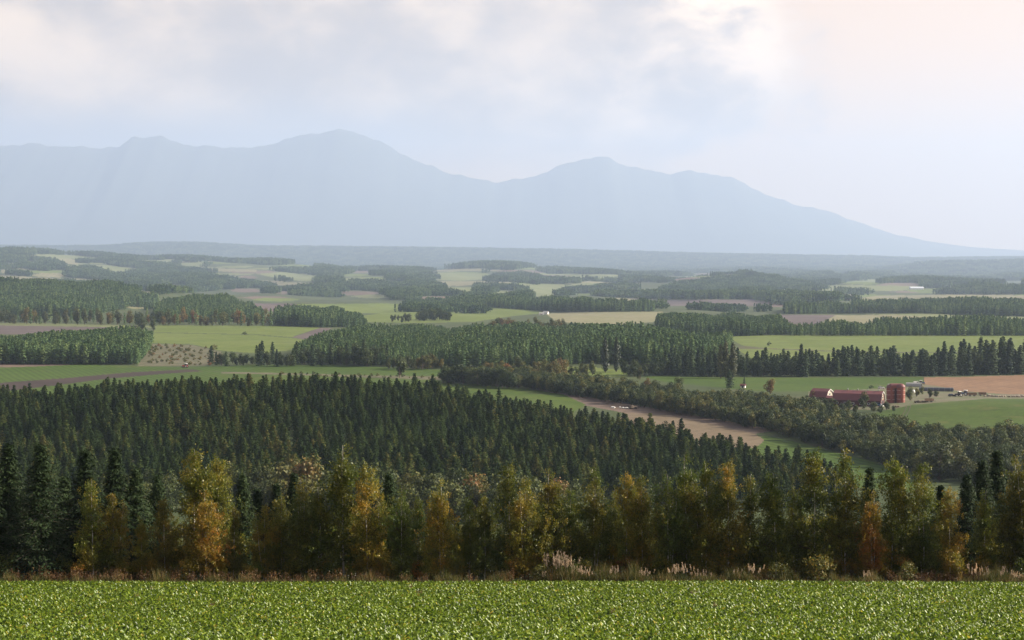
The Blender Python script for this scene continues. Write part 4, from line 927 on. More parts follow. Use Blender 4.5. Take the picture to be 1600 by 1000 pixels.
T = [  # column, top row, distance, shape, autumn, width, label
 (143, 748, 139.5, 0, .42, .9, 'olive birch with a bare white lower trunk in front of the left spruces'),
 (172, 772, 140.5, 1, .62, .9, 'reddish brown birch right of the olive birch near the left spruces'),
 (218, 805, 140, 3, .55, .9, 'short dark birch left of the big golden birch clump'),
 (255, 780, 140, 4, .66, .85, 'golden brown low birch at the left of the big golden clump'),
 (298, 700, 141, 6, .50, 1.05, 'tallest birch of the big golden clump, white trunk showing midway'),
 (322, 768, 139, 2, .78, .95, 'broad orange birch in front of the big golden clump'),
 (338, 716, 143, 4, .40, .85, 'greener birch at the right shoulder of the big golden clump'),
 (362, 790, 140, 0, .52, .8, 'low yellow green birch right of the big golden clump'),
 (413, 790, 140.5, 1, .64, .85, 'small orange brown birch between the golden clump and the tall slim birch'),
 (440, 775, 141.5, 5, .45, .9, 'mixed olive birch left of the bushy green birches'),
 (470, 748, 141, 7, .40, .85, 'bushy olive birch with many thin stems'),
 (503, 752, 140, 2, .28, .9, 'bushy green birch just left of the tall slim birch'),
 (535, 693, 141, 3, .30, 1.1, 'tall slim green birch standing above its neighbours with white trunk at the base'),
 (573, 727, 140, 4, .60, .85, 'yellow orange birch right of the tall slim birch, leaning white trunk'),
 (592, 768, 141, 1, .50, .7, 'low gold birch beside the leaning white trunk'),
 (626, 760, 139.5, 7, .17, .75, 'dense green birch with shining leaves right of the gold birches'),
 (652, 780, 141, 4, .20, .75, 'lower green birch beside the dense green one'),
 (693, 750, 139.5, 2, .58, .82, 'brown gold pointed birch standing alone between green ones'),
 (735, 776, 140, 5, .22, .8, 'dark green birch right of the brown gold pointed one'),
 (757, 772, 139, 6, .25, .8, 'sparse green birch with a bent white stem'),
 (797, 726, 140.5, 4, .34, .9, 'tall green and gold birch left of the plume grass'),
 (820, 748, 139.5, 1, .60, .85, 'golden birch in front of the tall green and gold one'),
 (858, 735, 140, 2, .50, .85, 'wide olive gold birch standing behind the pink plume grass'),
 (892, 762, 141.5, 0, .20, .9, 'dark green birch right of the plume grass'),
 (928, 730, 140.5, 5, .36, .85, 'slender pointed green and gold birch right of centre'),
 (958, 764, 142, 7, .28, .75, 'dark low birch between two pointed birches'),
 (979, 742, 140.5, 4, .52, .8, 'pointed birch with reddish lower leaves'),
 (1005, 745, 141, 1, .56, .8, 'reddish dark birch beside the pointed one'),
 (1045, 740, 140, 7, .22, .8, 'broad green birch left of the twin topped birch'),
 (1076, 714, 141, 2, .36, .85, 'tall broad twin topped birch in green and gold'),
 (1106, 724, 140.5, 5, .40, .9, 'green birch right of the twin topped birch'),
 (1140, 723, 140, 4, .58, .9, 'birch with an orange brown top in the right half'),
 (1172, 742, 140.5, 0, .36, .95, 'narrow birch right of the orange topped one'),
 (1214, 738, 140, 6, .26, 1.0, 'narrow dark green birch with light leaf tips'),
 (1243, 756, 141, 7, .22, .7, 'low dark birch left of the tall pair'),
 (1276, 706, 140, 4, .38, .95, 'left tree of the tall pair, dense green and gold'),
 (1325, 703, 140.5, 5, .44, .85, 'right tree of the tall pair with a thin tip'),
 (1368, 768, 139, 2, .86, .72, 'bright orange red birch, low and narrow'),
 (1396, 719, 140.5, 4, .34, .85, 'dark green tall birch right of the bright orange one'),
 (1415, 726, 141.5, 0, .42, .9, 'birch with orange upper leaves beside the dark green tall one'),
 (1447, 724, 140, 1, .34, .85, 'pointed green birch left of the orange gold one'),
 (1488, 764, 139, 4, .74, .8, 'orange gold birch near the right spruces'),
 (1540, 764, 139.5, 3, .32, 1.0, 'slender light green birch in front of the right spruces'),
 (1582, 714, 141, 2, .48, .85, 'broad golden green birch at the right end'),
 (1612, 706, 140, 5, .52, .9, 'last birch cut by the right edge of the picture'),
 (1650, 720, 141, 4, .4, .9, 'birch beyond the last one at the right'),
]
for u, top, Y, k, a, w, lab in T:
    front(u, top, Y, BP[k], 9.0, lab, 'birch_tree', max(.05, a - .10), w)
S = [(-24, 690, 142, 1, 1.0, 'spruce at the left edge, tallest of the dark group'), (12, 698, 143.5, 0, 1.05, 'dark spruce second from the left edge'), (60, 699, 140, 1, 1.05, 'broad dark spruce with layered drooping boughs, third from the left'),
     (100, 748, 146, 2, 1.2, 'low round spruce between two tall ones on the left'), (134, 706, 143, 2, 1.1, 'narrow dark spruce behind the olive birch'), (180, 703, 145, 2, 1.0, 'spruce with a thin open top left of the golden clump'),
     (212, 735, 146, 0, 1.1, 'lower spruce behind the short dark birch'), (243, 745, 148, 1, .9, 'small spruce just left of the golden clump'), (377, 744, 145, 0, .95, 'spruce right of the big golden clump'), (402, 765, 147, 2, 1.1, 'small dark spruce behind the orange brown birch'),
     (430, 758, 147, 2, 1.0, 'small pointed spruce behind the mixed olive birch'), (458, 742, 149, 0, .9, 'spruce tip above the bushy olive birch'), (606, 744, 146, 1, .95, 'dark spruce between gold and green birches'),
     (1362, 734, 148, 2, .9, 'lone spruce tip above the bright orange birch'), (1514, 744, 145, 0, 1.0, 'left of the three dark spruces near the right end'), (1537, 722, 147, 1, .9, 'middle of the three dark spruces near the right end'), (1558, 707, 149, 2, 1.0, 'tallest right one of the three dark spruces near the right end'),
     (1470, 760, 149, 2, 1.0, 'dark spruce hidden behind the orange gold birch')]
for u, top, Y, k, w, lab in S:
    front(u, top, Y, SP[k], 9.5, lab, 'spruce_tree', None, w)
# the second rank that closes the row; each is named by the front tree it stands behind
def short(lab):
    w = lab.split(',')[0].split(); out = []
    for x in w:
        if out and x in ('in', 'right', 'left', 'standing', 'with', 'near', 'behind', 'beside', 'between', 'at', 'of', 'showing', 'cut', 'just') and len(out) > 2: break
        out.append(x)
    return ' '.join(out[:6])
FRONT = [(t[0], short(t[6])) for t in T]
_used = {}
def behind(uu, kind):
    f = min(FRONT, key=lambda t: abs(t[0] - uu)); side = 'just behind' if abs(f[0] - uu) < 7 else ('behind and left of' if uu < f[0] else 'behind and right of')
    key = (kind, side, f[1]); _used[key] = _used.get(key, 0) + 1
    return '%s %s the %s%s' % (kind, side, f[1], '' if _used[key] == 1 else ', further back')
for i, u in enumerate(np.arange(118, 1660, 19)):
    uu = u + rng.uniform(-8, 8)
    k = int(rng.integers(0, 8))
    front(uu, rng.uniform(788, 830), rng.uniform(144, 151), BP[k], 9.0, behind(uu, 'shaded birch'), 'birch_tree', float(np.clip(rng.normal(.3, .12), .1, .7)), rng.uniform(1.0, 1.3), None, 'shaded second rank of birches')
for i, u in enumerate(np.arange(206, 1660, 46)):
    uu = u + rng.uniform(-8, 8)
    front(uu, rng.uniform(795, 825), rng.uniform(152, 157), SP[i % 3], 9.5, behind(uu, 'low spruce'), 'spruce_tree', None, 1.35, None, 'low spruces behind the birches')

# undergrowth at the foot of the row
US = [broad_shape(440 + i, 2.2, 1.3, 900, .065, .02, 7, trunk_r=.03) for i in range(3)]
UM = [split_meshes('shrub', s, 'twig', 'birch_leaf') for s in US]
UW = [split_meshes('weed_shrub', s, 'twig', 'weed_leaf') for s in US]
for i, u in enumerate(np.arange(4, 1610, 19)):
    uu = u + rng.uniform(-8, 8); X, Y, Z = gp(uu, rng.uniform(139.6, 143.5)); s = rng.uniform(.45, 1.0)
    plant('shrub', UM[i % 3], (X, Y, Z), rng.uniform(0, 6.28), (s, s, s * rng.uniform(.8, 1.2)), behind(uu, 'leafy shrub').replace('just behind', 'at the foot of').replace('behind and', 'low and'), 'shrub', 'shrubs at the foot of the birch row', (float(np.clip(rng.normal(.42, .2), .1, .95)), 0, 0, 1))
for u, Y, s, w, k, lab in ((1282, 138.6, .95, 1.35, 0, 'bright yellow green broom like bush at the foot of the tall pair of birches'), (880, 138.7, .85, 1.1, 1, 'grey green bush under the pink plumes'), (843, 138.9, .6, 1.1, 2, 'small green bush left of the pink plumes'),
                       (1215, 139, .7, 1.2, 1, 'low green bush left of the broom like bush'), (1420, 138.6, .7, 1.0, 2, 'pale green bush near the dark green tall birch')):
    X, Y, Z = gp(u, Y); plant('bush', UW[k], (X, Y, Z), 1.0 + k, (s * w, s * w, s), lab, 'bush')

def blades(seed, n, h, spread, w=.012, lean=.35, curve=.3):
    r = np.random.default_rng(seed); V = []; F = []; base = r.normal(0, spread, (n, 2)); az = r.uniform(0, 6.28, n); hh = h * r.uniform(.5, 1.1, n)
    d = np.stack([np.cos(az), np.sin(az)], 1); s = np.stack([-d[:, 1], d[:, 0]], 1); ln = r.uniform(.05, lean, n)
    for k, (t, ww) in enumerate(((0, 1), (.5, .8), (1, .08))):
        c = base + d * (hh * (ln * t + curve * t * t * r.uniform(.2, 1, n)))[:, None] * .6
        z = hh * (t - .12 * t * t)
        for sg in (-1, 1): V.append(np.concatenate([c + sg * s * w * ww, z[:, None] - .03], 1))
    V = np.stack(V, 1).reshape(-1, 3); i = np.arange(n)[:, None] * 6
    F = np.concatenate([i + np.array([[0, 1, 3, 2]]), i + np.array([[2, 3, 5, 4]])])
    return V, F, np.tile(r.random(n), 2)
def grass_mesh(seed, n, h, spread, mat, **k):
    V, F, r = blades(seed, n, h, spread, **k); return mesh('grass_tuft', V, F, [M[mat]], rnd=r)
M['dock'] = leaf_mat('dock', [(0, (.10, .050, .020)), (.6, (.15, .08, .03)), (1, (.18, .12, .05))], .4, .8, .1, trans=.3, objrand=.5)
GT = [grass_mesh(500, 60, .75, .22, 'grass'), grass_mesh(501, 50, 1.0, .2, 'grass'), grass_mesh(502, 70, .5, .28, 'grass'), grass_mesh(503, 34, 1.25, .15, 'grass')]
def verge():
    P = []
    for n, y0, y1 in ((2600, 137.0, 139.4), (1100, 139.2, 143.5)):
        u = rng.uniform(-90, 1690, n); Y = rng.uniform(y0, y1, n); X = (u - 800) / FPX * Y; P.append(np.stack([X, Y, height(X, Y)], 1))
    P = np.concatenate(P); n = len(P); u, _ = project(*P.T)
    pt = .5 + .5 * np.sin(u / 31 + 2 * np.sin(u / 77)) * np.sin(u / 13 + 1); s = (.25 + .75 * rng.random(n) ** 1.4) * (.40 + .95 * pt ** 1.6) * (1 + .35 * (((u < 110) & (u > 50)) | (u > 1500) | ((u > 880) & (u < 1180))))
    scatter('dry_grass', P, rng.uniform(0, 6.28, n), s, rng.integers(0, 4, n), GT, 'dry brown and green grass along the foot of the birch row', cat='grass')
verge()
# plume grass: stems with a feathery head, clump by clump
def plume_shape(seed, n, h, spread):
    r = np.random.default_rng(seed); st = []; C = []; A = []; N = []
    for i in range(n):
        b = np.array([*r.normal(0, spread, 2), -.05]); az = r.uniform(0, 6.28); hh = h * r.uniform(.75, 1.1); ln = r.uniform(.05, .22)
        t = np.linspace(0, 1, 4)[:, None]; c = b + np.array([math.cos(az), math.sin(az), 0]) * hh * ln * t ** 1.6 + np.array([0, 0, 1]) * hh * t
        st.append(c); k = 16; tt = r.uniform(.78, 1.03, k)
        p = np.stack([np.interp(tt, t[:, 0], c[:, j]) for j in range(3)], 1) + r.normal(0, .022, (k, 3))
        C.append(p); A.append(np.tile([.25 * math.cos(az), .25 * math.sin(az), 1.], (k, 1)) + r.normal(0, .25, (k, 3))); N.append(r.normal(0, 1, (k, 3)))
    C = np.concatenate(C); A = np.concatenate(A); N = np.concatenate(N)
    hv = diamonds(C, N, .085 * r.uniform(.7, 1.3, len(C)), .02, r, A)
    bl = blades(seed + 9, n * 6, h * .72, spread * 1.1, .011, .5, .5)
    return {'stem': mesh('plume_stem', *tubes(np.array(st), np.array([[.008, .007, .006, .004]]), 3), [M['grass']]),
            'plume': mesh('plume_head', *hv, [M['plume']], rnd=np.repeat(r.random(n), 16)), 'leaf_blades': mesh('plume_leaves', bl[0], bl[1], [M['grass']], rnd=bl[2])}
PL = [plume_shape(520, 30, 1.9, .32), plume_shape(521, 14, 1.5, .35), plume_shape(522, 9, 1.35, .3)]
for u, Y, k, s, lab in ((866, 137.4, 0, 1.1, 'thick clump of pale pink plumes, tallest of the plume grass'), (884, 137.5, 0, 1.15, 'clump of pink plumes right beside the tallest one')):
    X, Y, Z = gp(u, Y); plant('plume_grass', PL[k], (X, Y, Z), u, s, lab, 'grass clump')
for u in [848, 897, 908, 921, 938, 962, 1000, 1008, 1056, 1070, 1088, 1104, 1150, 1178, 1358, 1528, 1548, 1570, 1592]:
    X, Y, Z = gp(u, rng.uniform(137.3, 138.4)); plant('plume_grass', PL[1 + rng.integers(0, 2)], (X, Y, Z), u, rng.uniform(.6, .95), 'sparse clump of pale plume grass standing before the dark birches', 'grass clump', 'sparse plume grass along the birch row')
# rusty dock stalks
def dock_shape(seed):
    r = np.random.default_rng(seed); n = 14; st = []; C = []
    for i in range(n):
        b = np.array([*r.normal(0, .3, 2), -.05]); hh = r.uniform(.6, 1.15); c = b + np.array([[0, 0, 0], [r.normal(0, .05), r.normal(0, .05), hh * .5], [r.normal(0, .1), r.normal(0, .1), hh]]); st.append(c)
        t = r.uniform(.35, 1, 22)[:, None]; C.append(c[0] * (1 - t) + c[2] * t + r.normal(0, .035, (22, 3)))
    C = np.concatenate(C); lv = diamonds(C, r.normal(0, 1, C.shape), .05, .022, r)
    return {'stem': mesh('dock_stem', *tubes(np.array(st), np.array([[.01, .008, .004]]), 3), [M['dock']]), 'seed_heads': mesh('dock_heads', *lv, [M['dock']], rnd=r.random(len(C)))}
DK = [dock_shape(540), dock_shape(541)]
for i, u in enumerate(np.r_[np.linspace(15, 260, 24), np.linspace(270, 560, 14), np.linspace(1390, 1600, 22), np.linspace(600, 830, 8)]):
    X, Y, Z = gp(u + rng.uniform(-6, 6), rng.uniform(138.0, 139.4)); plant('dock_weed', DK[i % 2], (X, Y, Z), u, rng.uniform(.6, 1.15), 'rust brown dock stalks at the edge of the green crop', 'weed', 'rust brown dock weeds along the field edge')

# a few weeds standing up out of the crop
for i, (u, Y) in enumerate(((640, 128), (655, 121), (700, 133), (805, 131), (862, 126), (1085, 118), (1120, 104), (210, 117), (236, 126), (118, 99), (330, 108), (1440, 125), (1490, 112), (1300, 131), (520, 112), (960, 98))):
    X, Y, Z = gp(u, Y); plant('dock_weed', DK[i % 2], (X, Y, Z), u, .42, 'brown weed stalks standing out of the green crop', 'weed', 'weeds standing in the crop')

# ------------------------------------------------------------------ the leafy crop
def rosette(seed, n=13, L=.26, W=.058):
    r = np.random.default_rng(seed); V = []; F = []; R = []
    for i in range(n):
        az = i * 2.4 + r.uniform(-.4, .4); e = rad(r.uniform(28, 78)); l = L * r.uniform(.7, 1.15); w = W * r.uniform(.8, 1.2); bend = r.uniform(.2, 1.0); tw = r.uniform(-.5, .5)
        o = len(V); d = np.array([math.cos(az), math.sin(az), 0]); s = np.array([-d[1], d[0], 0]); p = d * .02; dirv = e
        for j, (t, ww) in enumerate(((0, .14), (.32, .3), (.6, 1.0), (.84, .8), (1.0, .1))):
            if j: p = p + (d * math.cos(dirv) + np.array([0, 0, math.sin(dirv)])) * l * (t - tp); dirv -= bend * .45
            tp = t; nrm = -d * math.sin(dirv) + np.array([0, 0, math.cos(dirv)]); ss = s * math.cos(tw * t) + nrm * math.sin(tw * t); up = nrm * .28 * w * ww
            V += [p - ss * w * ww + up + nrm * .012 * math.sin(j * 2.1), p - nrm * .005, p + ss * w * ww + up]
        for j in range(4):
            a = o + j * 3
            F += [(a, a + 1, a + 4, a + 3), (a + 1, a + 2, a + 5, a + 4)]; R += [0, 0]
        rr = r.random(); R[-8:] = [rr] * 8
    return mesh('crop_plant', np.array(V), np.array(F), [M['beet_leaf']], rnd=R)
CR = [rosette(600 + i, n=int(10 + i % 3 * 2)) for i in range(6)]
def crop():
    gx, gy = np.meshgrid(np.arange(-46, 46, .235), np.arange(66, 138.0, .33))
    X = gx.ravel() + rng.normal(0, .06, gx.size); Y = gy.ravel() + rng.normal(0, .05, gx.size)
    ok = (np.abs(X) < Y * .272 + 4) & (rng.random(gx.size) > .04)
    gap = np.sin(X / 3.1 + np.sin(Y / 4.0) * 2) * np.sin(Y / 2.3 + X / 5.0) > .955
    gap |= np.sin(X / 1.7 + np.sin(Y / 2.0) * 2 + Y) * np.sin(Y / .55 + X / 6.0) * np.sin(X / 7.3 + Y / 9) > .82
    ok &= ~gap & (Y < 137.1 + .35 * np.sin(X / 2.3) + .25 * np.sin(X / .9 + 1)); X, Y = X[ok], Y[ok]; n = len(X)
    s = rng.uniform(.75, 1.25, n) * (1 + .12 * np.sin(X / 4.3) * np.sin(Y / 6.1))
    print('crop plants', n)
    scatter('leafy_crop', np.stack([X, Y, height(X, Y) - .01], 1), rng.uniform(0, 6.28, n), s, rng.integers(0, 6, n), CR, 'bright green leafy crop filling the field in front', cat='crop')
crop()

# ------------------------------------------------------------------ the farm
M['barn_red'] = plain_mat('barn_red_boards', (.07, .026, .026), .75, 0, (.10, .03, .03), 1.2, stretch=(3, 3, .3))
M['roof_red'] = plain_mat('red_roof_sheet', (.17, .056, .058), .55, 0, (.12, .05, .05), .6)
M['roof_dark'] = plain_mat('dark_red_roof', (.14, .04, .042), .6, 0, (.10, .035, .04), .6)
M['white'] = plain_mat('white_paint', (.75, .74, .71), .5, 0, (.6, .58, .55), 1)
M['grey'] = plain_mat('weathered_grey', (.28, .28, .27), .7, 0, (.18, .18, .18), 1)
M['pale_wood'] = plain_mat('pale_boards', (.42, .36, .29), .7)
M['dark'] = plain_mat('dark_opening', (.02, .02, .022), .8)
M['silo'] = plain_mat('silo_red_block', (.24, .072, .048), .7, 0, (.16, .05, .038), .8)
M['hoop'] = plain_mat('silo_hoop', (.55, .42, .33), .6)
M['black_sheet'] = plain_mat('black_sheeting', (.030, .034, .042), .38, 0, (.045, .05, .06), .5, spec=.5)
M['teal'] = plain_mat('teal_sheet', (.05, .26, .24), .5)
M['wood'] = plain_mat('weathered_boards', (.20, .13, .085), .85, 0, (.12, .08, .05), 2)
M['stone'] = plain_mat('heap_stone', (.30, .25, .20), .9, 0, (.18, .15, .12), 2)
M['glass'] = plain_mat('dark_glass', (.02, .03, .04), .08, 0, spec=.8)
M['tyre'] = plain_mat('tyre', (.02, .02, .02), .85)
M['red_paint'] = plain_mat('red_paint', (.50, .05, .03), .35)
M['blue_paint'] = plain_mat('blue_paint', (.05, .09, .22), .4)
M['metal'] = plain_mat('bright_sheet', (.70, .72, .75), .35, .3)
M['hay'] = plain_mat('bale_wrap', (.66, .64, .60), .5)
M['earth'] = plain_mat('earth_heap', (.10, .075, .055), .95)

def gambrel(W, hw, hs, hr):
    return [(-W / 2, hw), (-W * .34, hw + (hr - hw) * hs), (0, hr), (W * .34, hw + (hr - hw) * hs), (W / 2, hw)]
def barn(name, u, base, L, W, hw, hr, yaw, label, vents=0, gable='wood', roofm='roof_red'):
    X, Y, Z = hit(u, base, 700); e = empty(name, (X, Y, Z), yaw); tag(e, label, 'barn')
    g = gambrel(W, hw, .66, hr)
    b = MB(); b.box(-L / 2, L / 2, -W / 2, W / 2, -.8, hw); b.build('wall', M['barn_red'], e)
    b = MB(); b.prism(gambrel(W - .1, hw, .66, hr - .05), -L / 2 + .02, L / 2 - .02); b.build('gable', M[gable], e)
    over = .5; rp = [(-W / 2 - .35, hw - .35)] + g[1:4] + [(W / 2 + .35, hw - .35)]
    b = MB()
    for i, m_ in enumerate((1, 0, 0, 1)):  # long barn: steep lower slopes take a darker red, shade put into the colour
        q = [rp[i], rp[i + 1]]; dy, dz = q[1][0] - q[0][0], q[1][1] - q[0][1]; l = math.hypot(dy, dz); n = (-dz / l * .12, dy / l * .12)
        b.prism([q[0], q[1], (q[1][0] + n[0], q[1][1] + n[1]), (q[0][0] + n[0], q[0][1] + n[1])], -L / 2 - over, L / 2 + over, m_)
    r = b.build('roof', [M[roofm], M['roof_dark']], e)
    for i in range(vents):
        v = MB(); x = -L / 2 + L * (i + 1.2) / (vents + .6); v.lathe([(.28, -.2), (.28, .7), (.55, .75), (.1, 1.15)], 10, (x, 0, hr)); v.build('roof_vent', M['grey'], r)
    for s in (-1, 1):
        b = MB()
        for i in range(4):
            q0, q1 = rp[i], rp[i + 1]
            b.prism([(q0[0], q0[1] - .35), (q1[0], q1[1] - .35), (q1[0], q1[1] + .02), (q0[0], q0[1] + .02)], s * (L / 2 + over) - .05, s * (L / 2 + over) + .05)
        b.build('barge_board', M['white'], e)
    d = MB(); d.box(L / 2, L / 2 + .08, -1.6, 1.6, 0, 3.0); d.build('door', M['dark'], e)
    d = MB(); d.box(L / 2 - .02, L / 2 + .06, -.9, .9, hw + .7, hw + 2.1); w = d.build('window', M['white'], e)
    d = MB(); d.box(L / 2 + .06, L / 2 + .09, -.7, .7, hw + .85, hw + 1.95); d.build('pane', M['glass'], w)
    for i in range(max(2, int(L / 4.5))):
        x = -L / 2 + (i + .5) * L / max(2, int(L / 4.5)); d = MB(); d.box(x - .7, x + .7, -W / 2 - .06, -W / 2 + .05, 1.1, 2.2); w = d.build('window', M['white'], e)
        d = MB(); d.box(x - .55, x + .55, -W / 2 - .09, -W / 2 - .06, 1.22, 2.08); d.build('pane', M['glass'], w)
    return e
barn('barn', 1284, 628, 10.5, 8.6, 3.4, 7.8, rad(-38), 'smaller red barn with a pale gable at the left of the farm', 0, 'pale_wood', 'roof_dark')
barn('barn', 1342, 634, 27, 9.5, 3.6, 8.6, rad(-24), 'long red gambrel roofed barn with a row of small roof vents', 4)
def lean_to():
    X, Y, Z = hit(1300, 630, 700); e = empty('shed', (X, Y, Z), rad(-24)); tag(e, 'low red linking shed between the two red barns', 'shed')
    b = MB(); b.box(-3.0, 3.0, -2, 2, -.5, 3.2); b.build('wall', M['barn_red'], e)
    b = MB(); b.prism([(-2.4, 3.2), (2.4, 3.2), (0, 4.4)], -3.2, 3.2); b.build('roof', M['roof_dark'], e)
lean_to()
def silo(u, base, label):
    X, Y, Z = hit(u, base, 700); e = empty('silo', (X, Y, Z)); tag(e, label, 'silo')
    b = MB(); b.lathe([(2.35, -.6), (2.35, 8.6)], 28); b.build('wall', M['silo'], e, smooth_=False)
    b = MB(); b.lathe([(2.5, 8.6), (2.5, 8.75), (2.3, 9.6), (1.7, 10.3), (.9, 10.7), (.1, 10.85)], 28); b.build('roof', M['roof_red'], e, smooth_=True)
    for z in (2.0, 4.6, 7.0):
        b = MB(); b.lathe([(2.42, z), (2.42, z + .18)], 28); b.build('hoop', M['hoop'], e)
    b = MB(); b.box(-.55, .55, -2.75, -2.2, 0, 9.0); b.build('chute', M['silo'], e)
    return X, Y, Z
a = silo(1391.5, 629.5, 'left one of the twin red silos'); c = silo(1407.5, 629.0, 'right one of the twin red silos')
def silo_bridge():
    X, Y, Z = [(a[i] + c[i]) / 2 for i in range(3)]; e = empty('silo_bridge', (X, Y, Z)); tag(e, 'red roofed head house joining the tops of the twin silos', 'head house')
    L = abs(c[0] - a[0])
    b = MB(); b.box(-L / 2, L / 2, -1.3, 1.3, 8.3, 9.6); b.build('wall', M['silo'], e)
    b = MB(); b.box(-L / 2 + 1.9, L / 2 - 1.9, 0.2, 1.6, -.5, 8.3); b.build('gap_wall', M['barn_red'], e)  # wall added to darken the gap, standing for the shaded wall behind
    b = MB(); b.prism([(-1.6, 9.6), (1.6, 9.6), (1.25, 10.5), (.6, 10.95), (-.6, 10.95), (-1.25, 10.5)], -L / 2 - .4, L / 2 + .4); b.build('roof', M['roof_red'], e)
silo_bridge()
def arch(r, n=12, sq=1.0): return [(r * math.cos(math.pi * i / n), sq * r * math.sin(math.pi * i / n)) for i in range(n + 1)]
def hoop_shed(u, base, L, r, yaw, label, mat='black_sheet', end='dark', ribs=0):
    X, Y, Z = hit(u, base, 700); e = empty('hoop_shed', (X, Y, Z), yaw); tag(e, label, 'shed')
    b = MB(); b.sheet(arch(r), -L / 2, L / 2, .1); b.build('cover', M[mat], e, smooth_=False)
    b = MB(); b.prism(arch(r * .93), -L / 2 + .3, -L / 2 + .5); b.build('end_wall', M[end], e)
    b = MB(); b.prism(arch(r * .93), L / 2 - 2.0, L / 2 - 1.8); b.build('end_wall', M['dark'], e)
    b = MB(); b.sheet(arch(r + .04), L / 2 - .12, L / 2 + .06, .16); b.build('hoop', M['grey'], e)
    for i in range(ribs):
        x = -L / 2 + L * (i + .5) / ribs; b = MB(); b.sheet(arch(r + .05), x - .05, x + .05, .1); b.build('hoop', M['grey'], e)
hoop_shed(1463, 611, 21, 2.3, rad(-17), 'long black hoop shed lying along the edge of the tan field', ribs=6)
hoop_shed(1428, 604, 10, 2.6, rad(-20), 'grey hoop shed behind the right silo', 'grey', ribs=3)
hoop_shed(1398, 606, 9, 2.6, rad(-8), 'grey roofed hoop shed just behind the twin silos', 'grey', ribs=3)
def tank(u, base, r, label):
    X, Y, Z = hit(u, base, 700); e = empty('tank', (X, Y, Z), 0); tag(e, label, 'tank')
    b = MB(); b.lathe([(r, 0), (r, r * 1.1), (r * .9, r * 1.6), (r * .5, r * 1.95), (.05, r * 2.05)], 18); b.build('vessel', M['white'], e, smooth_=True)
    b = MB(); b.lathe([(r * .25, r * 2.0), (r * .25, r * 2.2)], 10); b.build('lid', M['grey'], e)
tank(1427, 614, 1.0, 'round white tank right of the red silos')

def wheel(e, x, y, r, w, rim='grey'):
    b = MB(); n = 16; V = []
    prof = [(-w / 2, r * .62), (-w / 2, r * .94), (-w * .3, r), (w * .3, r), (w / 2, r * .94), (w / 2, r * .62)]
    for yy, rr in prof:
        for j in range(n): t = 2 * math.pi * j / n; V.append((x + rr * math.cos(t), y + yy, r + rr * math.sin(t)))
    k = len(prof); b.add(V, [(i * n + j, i * n + (j + 1) % n, ((i + 1) % k) * n + (j + 1) % n, ((i + 1) % k) * n + j) for i in range(k) for j in range(n)])
    t = b.build('wheel', M['tyre'], e)
    b = MB(); V = [(x + .63 * r * math.cos(6.283 * j / n), y + s * w * .3, r + .63 * r * math.sin(6.283 * j / n)) for s in (-1, 1) for j in range(n)]
    b.add(V, [tuple(range(n)), tuple(range(n, 2 * n))] + [(j, (j + 1) % n, n + (j + 1) % n, n + j) for j in range(n)]); b.build('rim', M[rim], t)
def tractor(u, base, yaw, paint, roof, label, s=1.0, ymin=700):
    X, Y, Z = hit(u, base, ymin); e = empty('tractor', (X, Y, Z), yaw, s); tag(e, label, 'tractor')
    b = MB(); b.prism([(-.42, .75), (.42, .75), (.42, 1.35), (.3, 1.5), (-.3, 1.5), (-.42, 1.35)], .2, 2.1); b.build('bonnet', M[paint], e)
    b = MB(); b.box(-1.2, .2, -.55, .55, .6, 1.25); b.build('body', M[paint], e)
    b = MB(); b.prism([(-.7, 1.25), (.7, 1.25), (.62, 2.45), (-.62, 2.45)], -1.15, .18); b.build('cab', M['glass'], e)
    b = MB(); b.prism([(-.8, 2.45), (.8, 2.45), (.7, 2.66), (-.7, 2.66)], -1.3, .35); b.build('cab_roof', M[roof], e)
    b = MB(); b.tube([(1.2, .3, 1.4), (1.2, .3, 2.4)], .05, 8); b.build('exhaust', M['dark'], e)
    for sg in (-1, 1):
        wheel(e, -.85, sg * .85, .82, .45, 'white'); wheel(e, 1.55, sg * .75, .52, .32, 'white')
        b = MB(); b.prism([(sg * .60 - .2, 1.55), (sg * .60 + .35 * (sg > 0) + .2 * (sg < 0), 1.55), (sg * .60 + .2, 1.68), (sg * .60 - .2, 1.68)], -1.5, -.2); b.build('mudguard', M[paint], e)
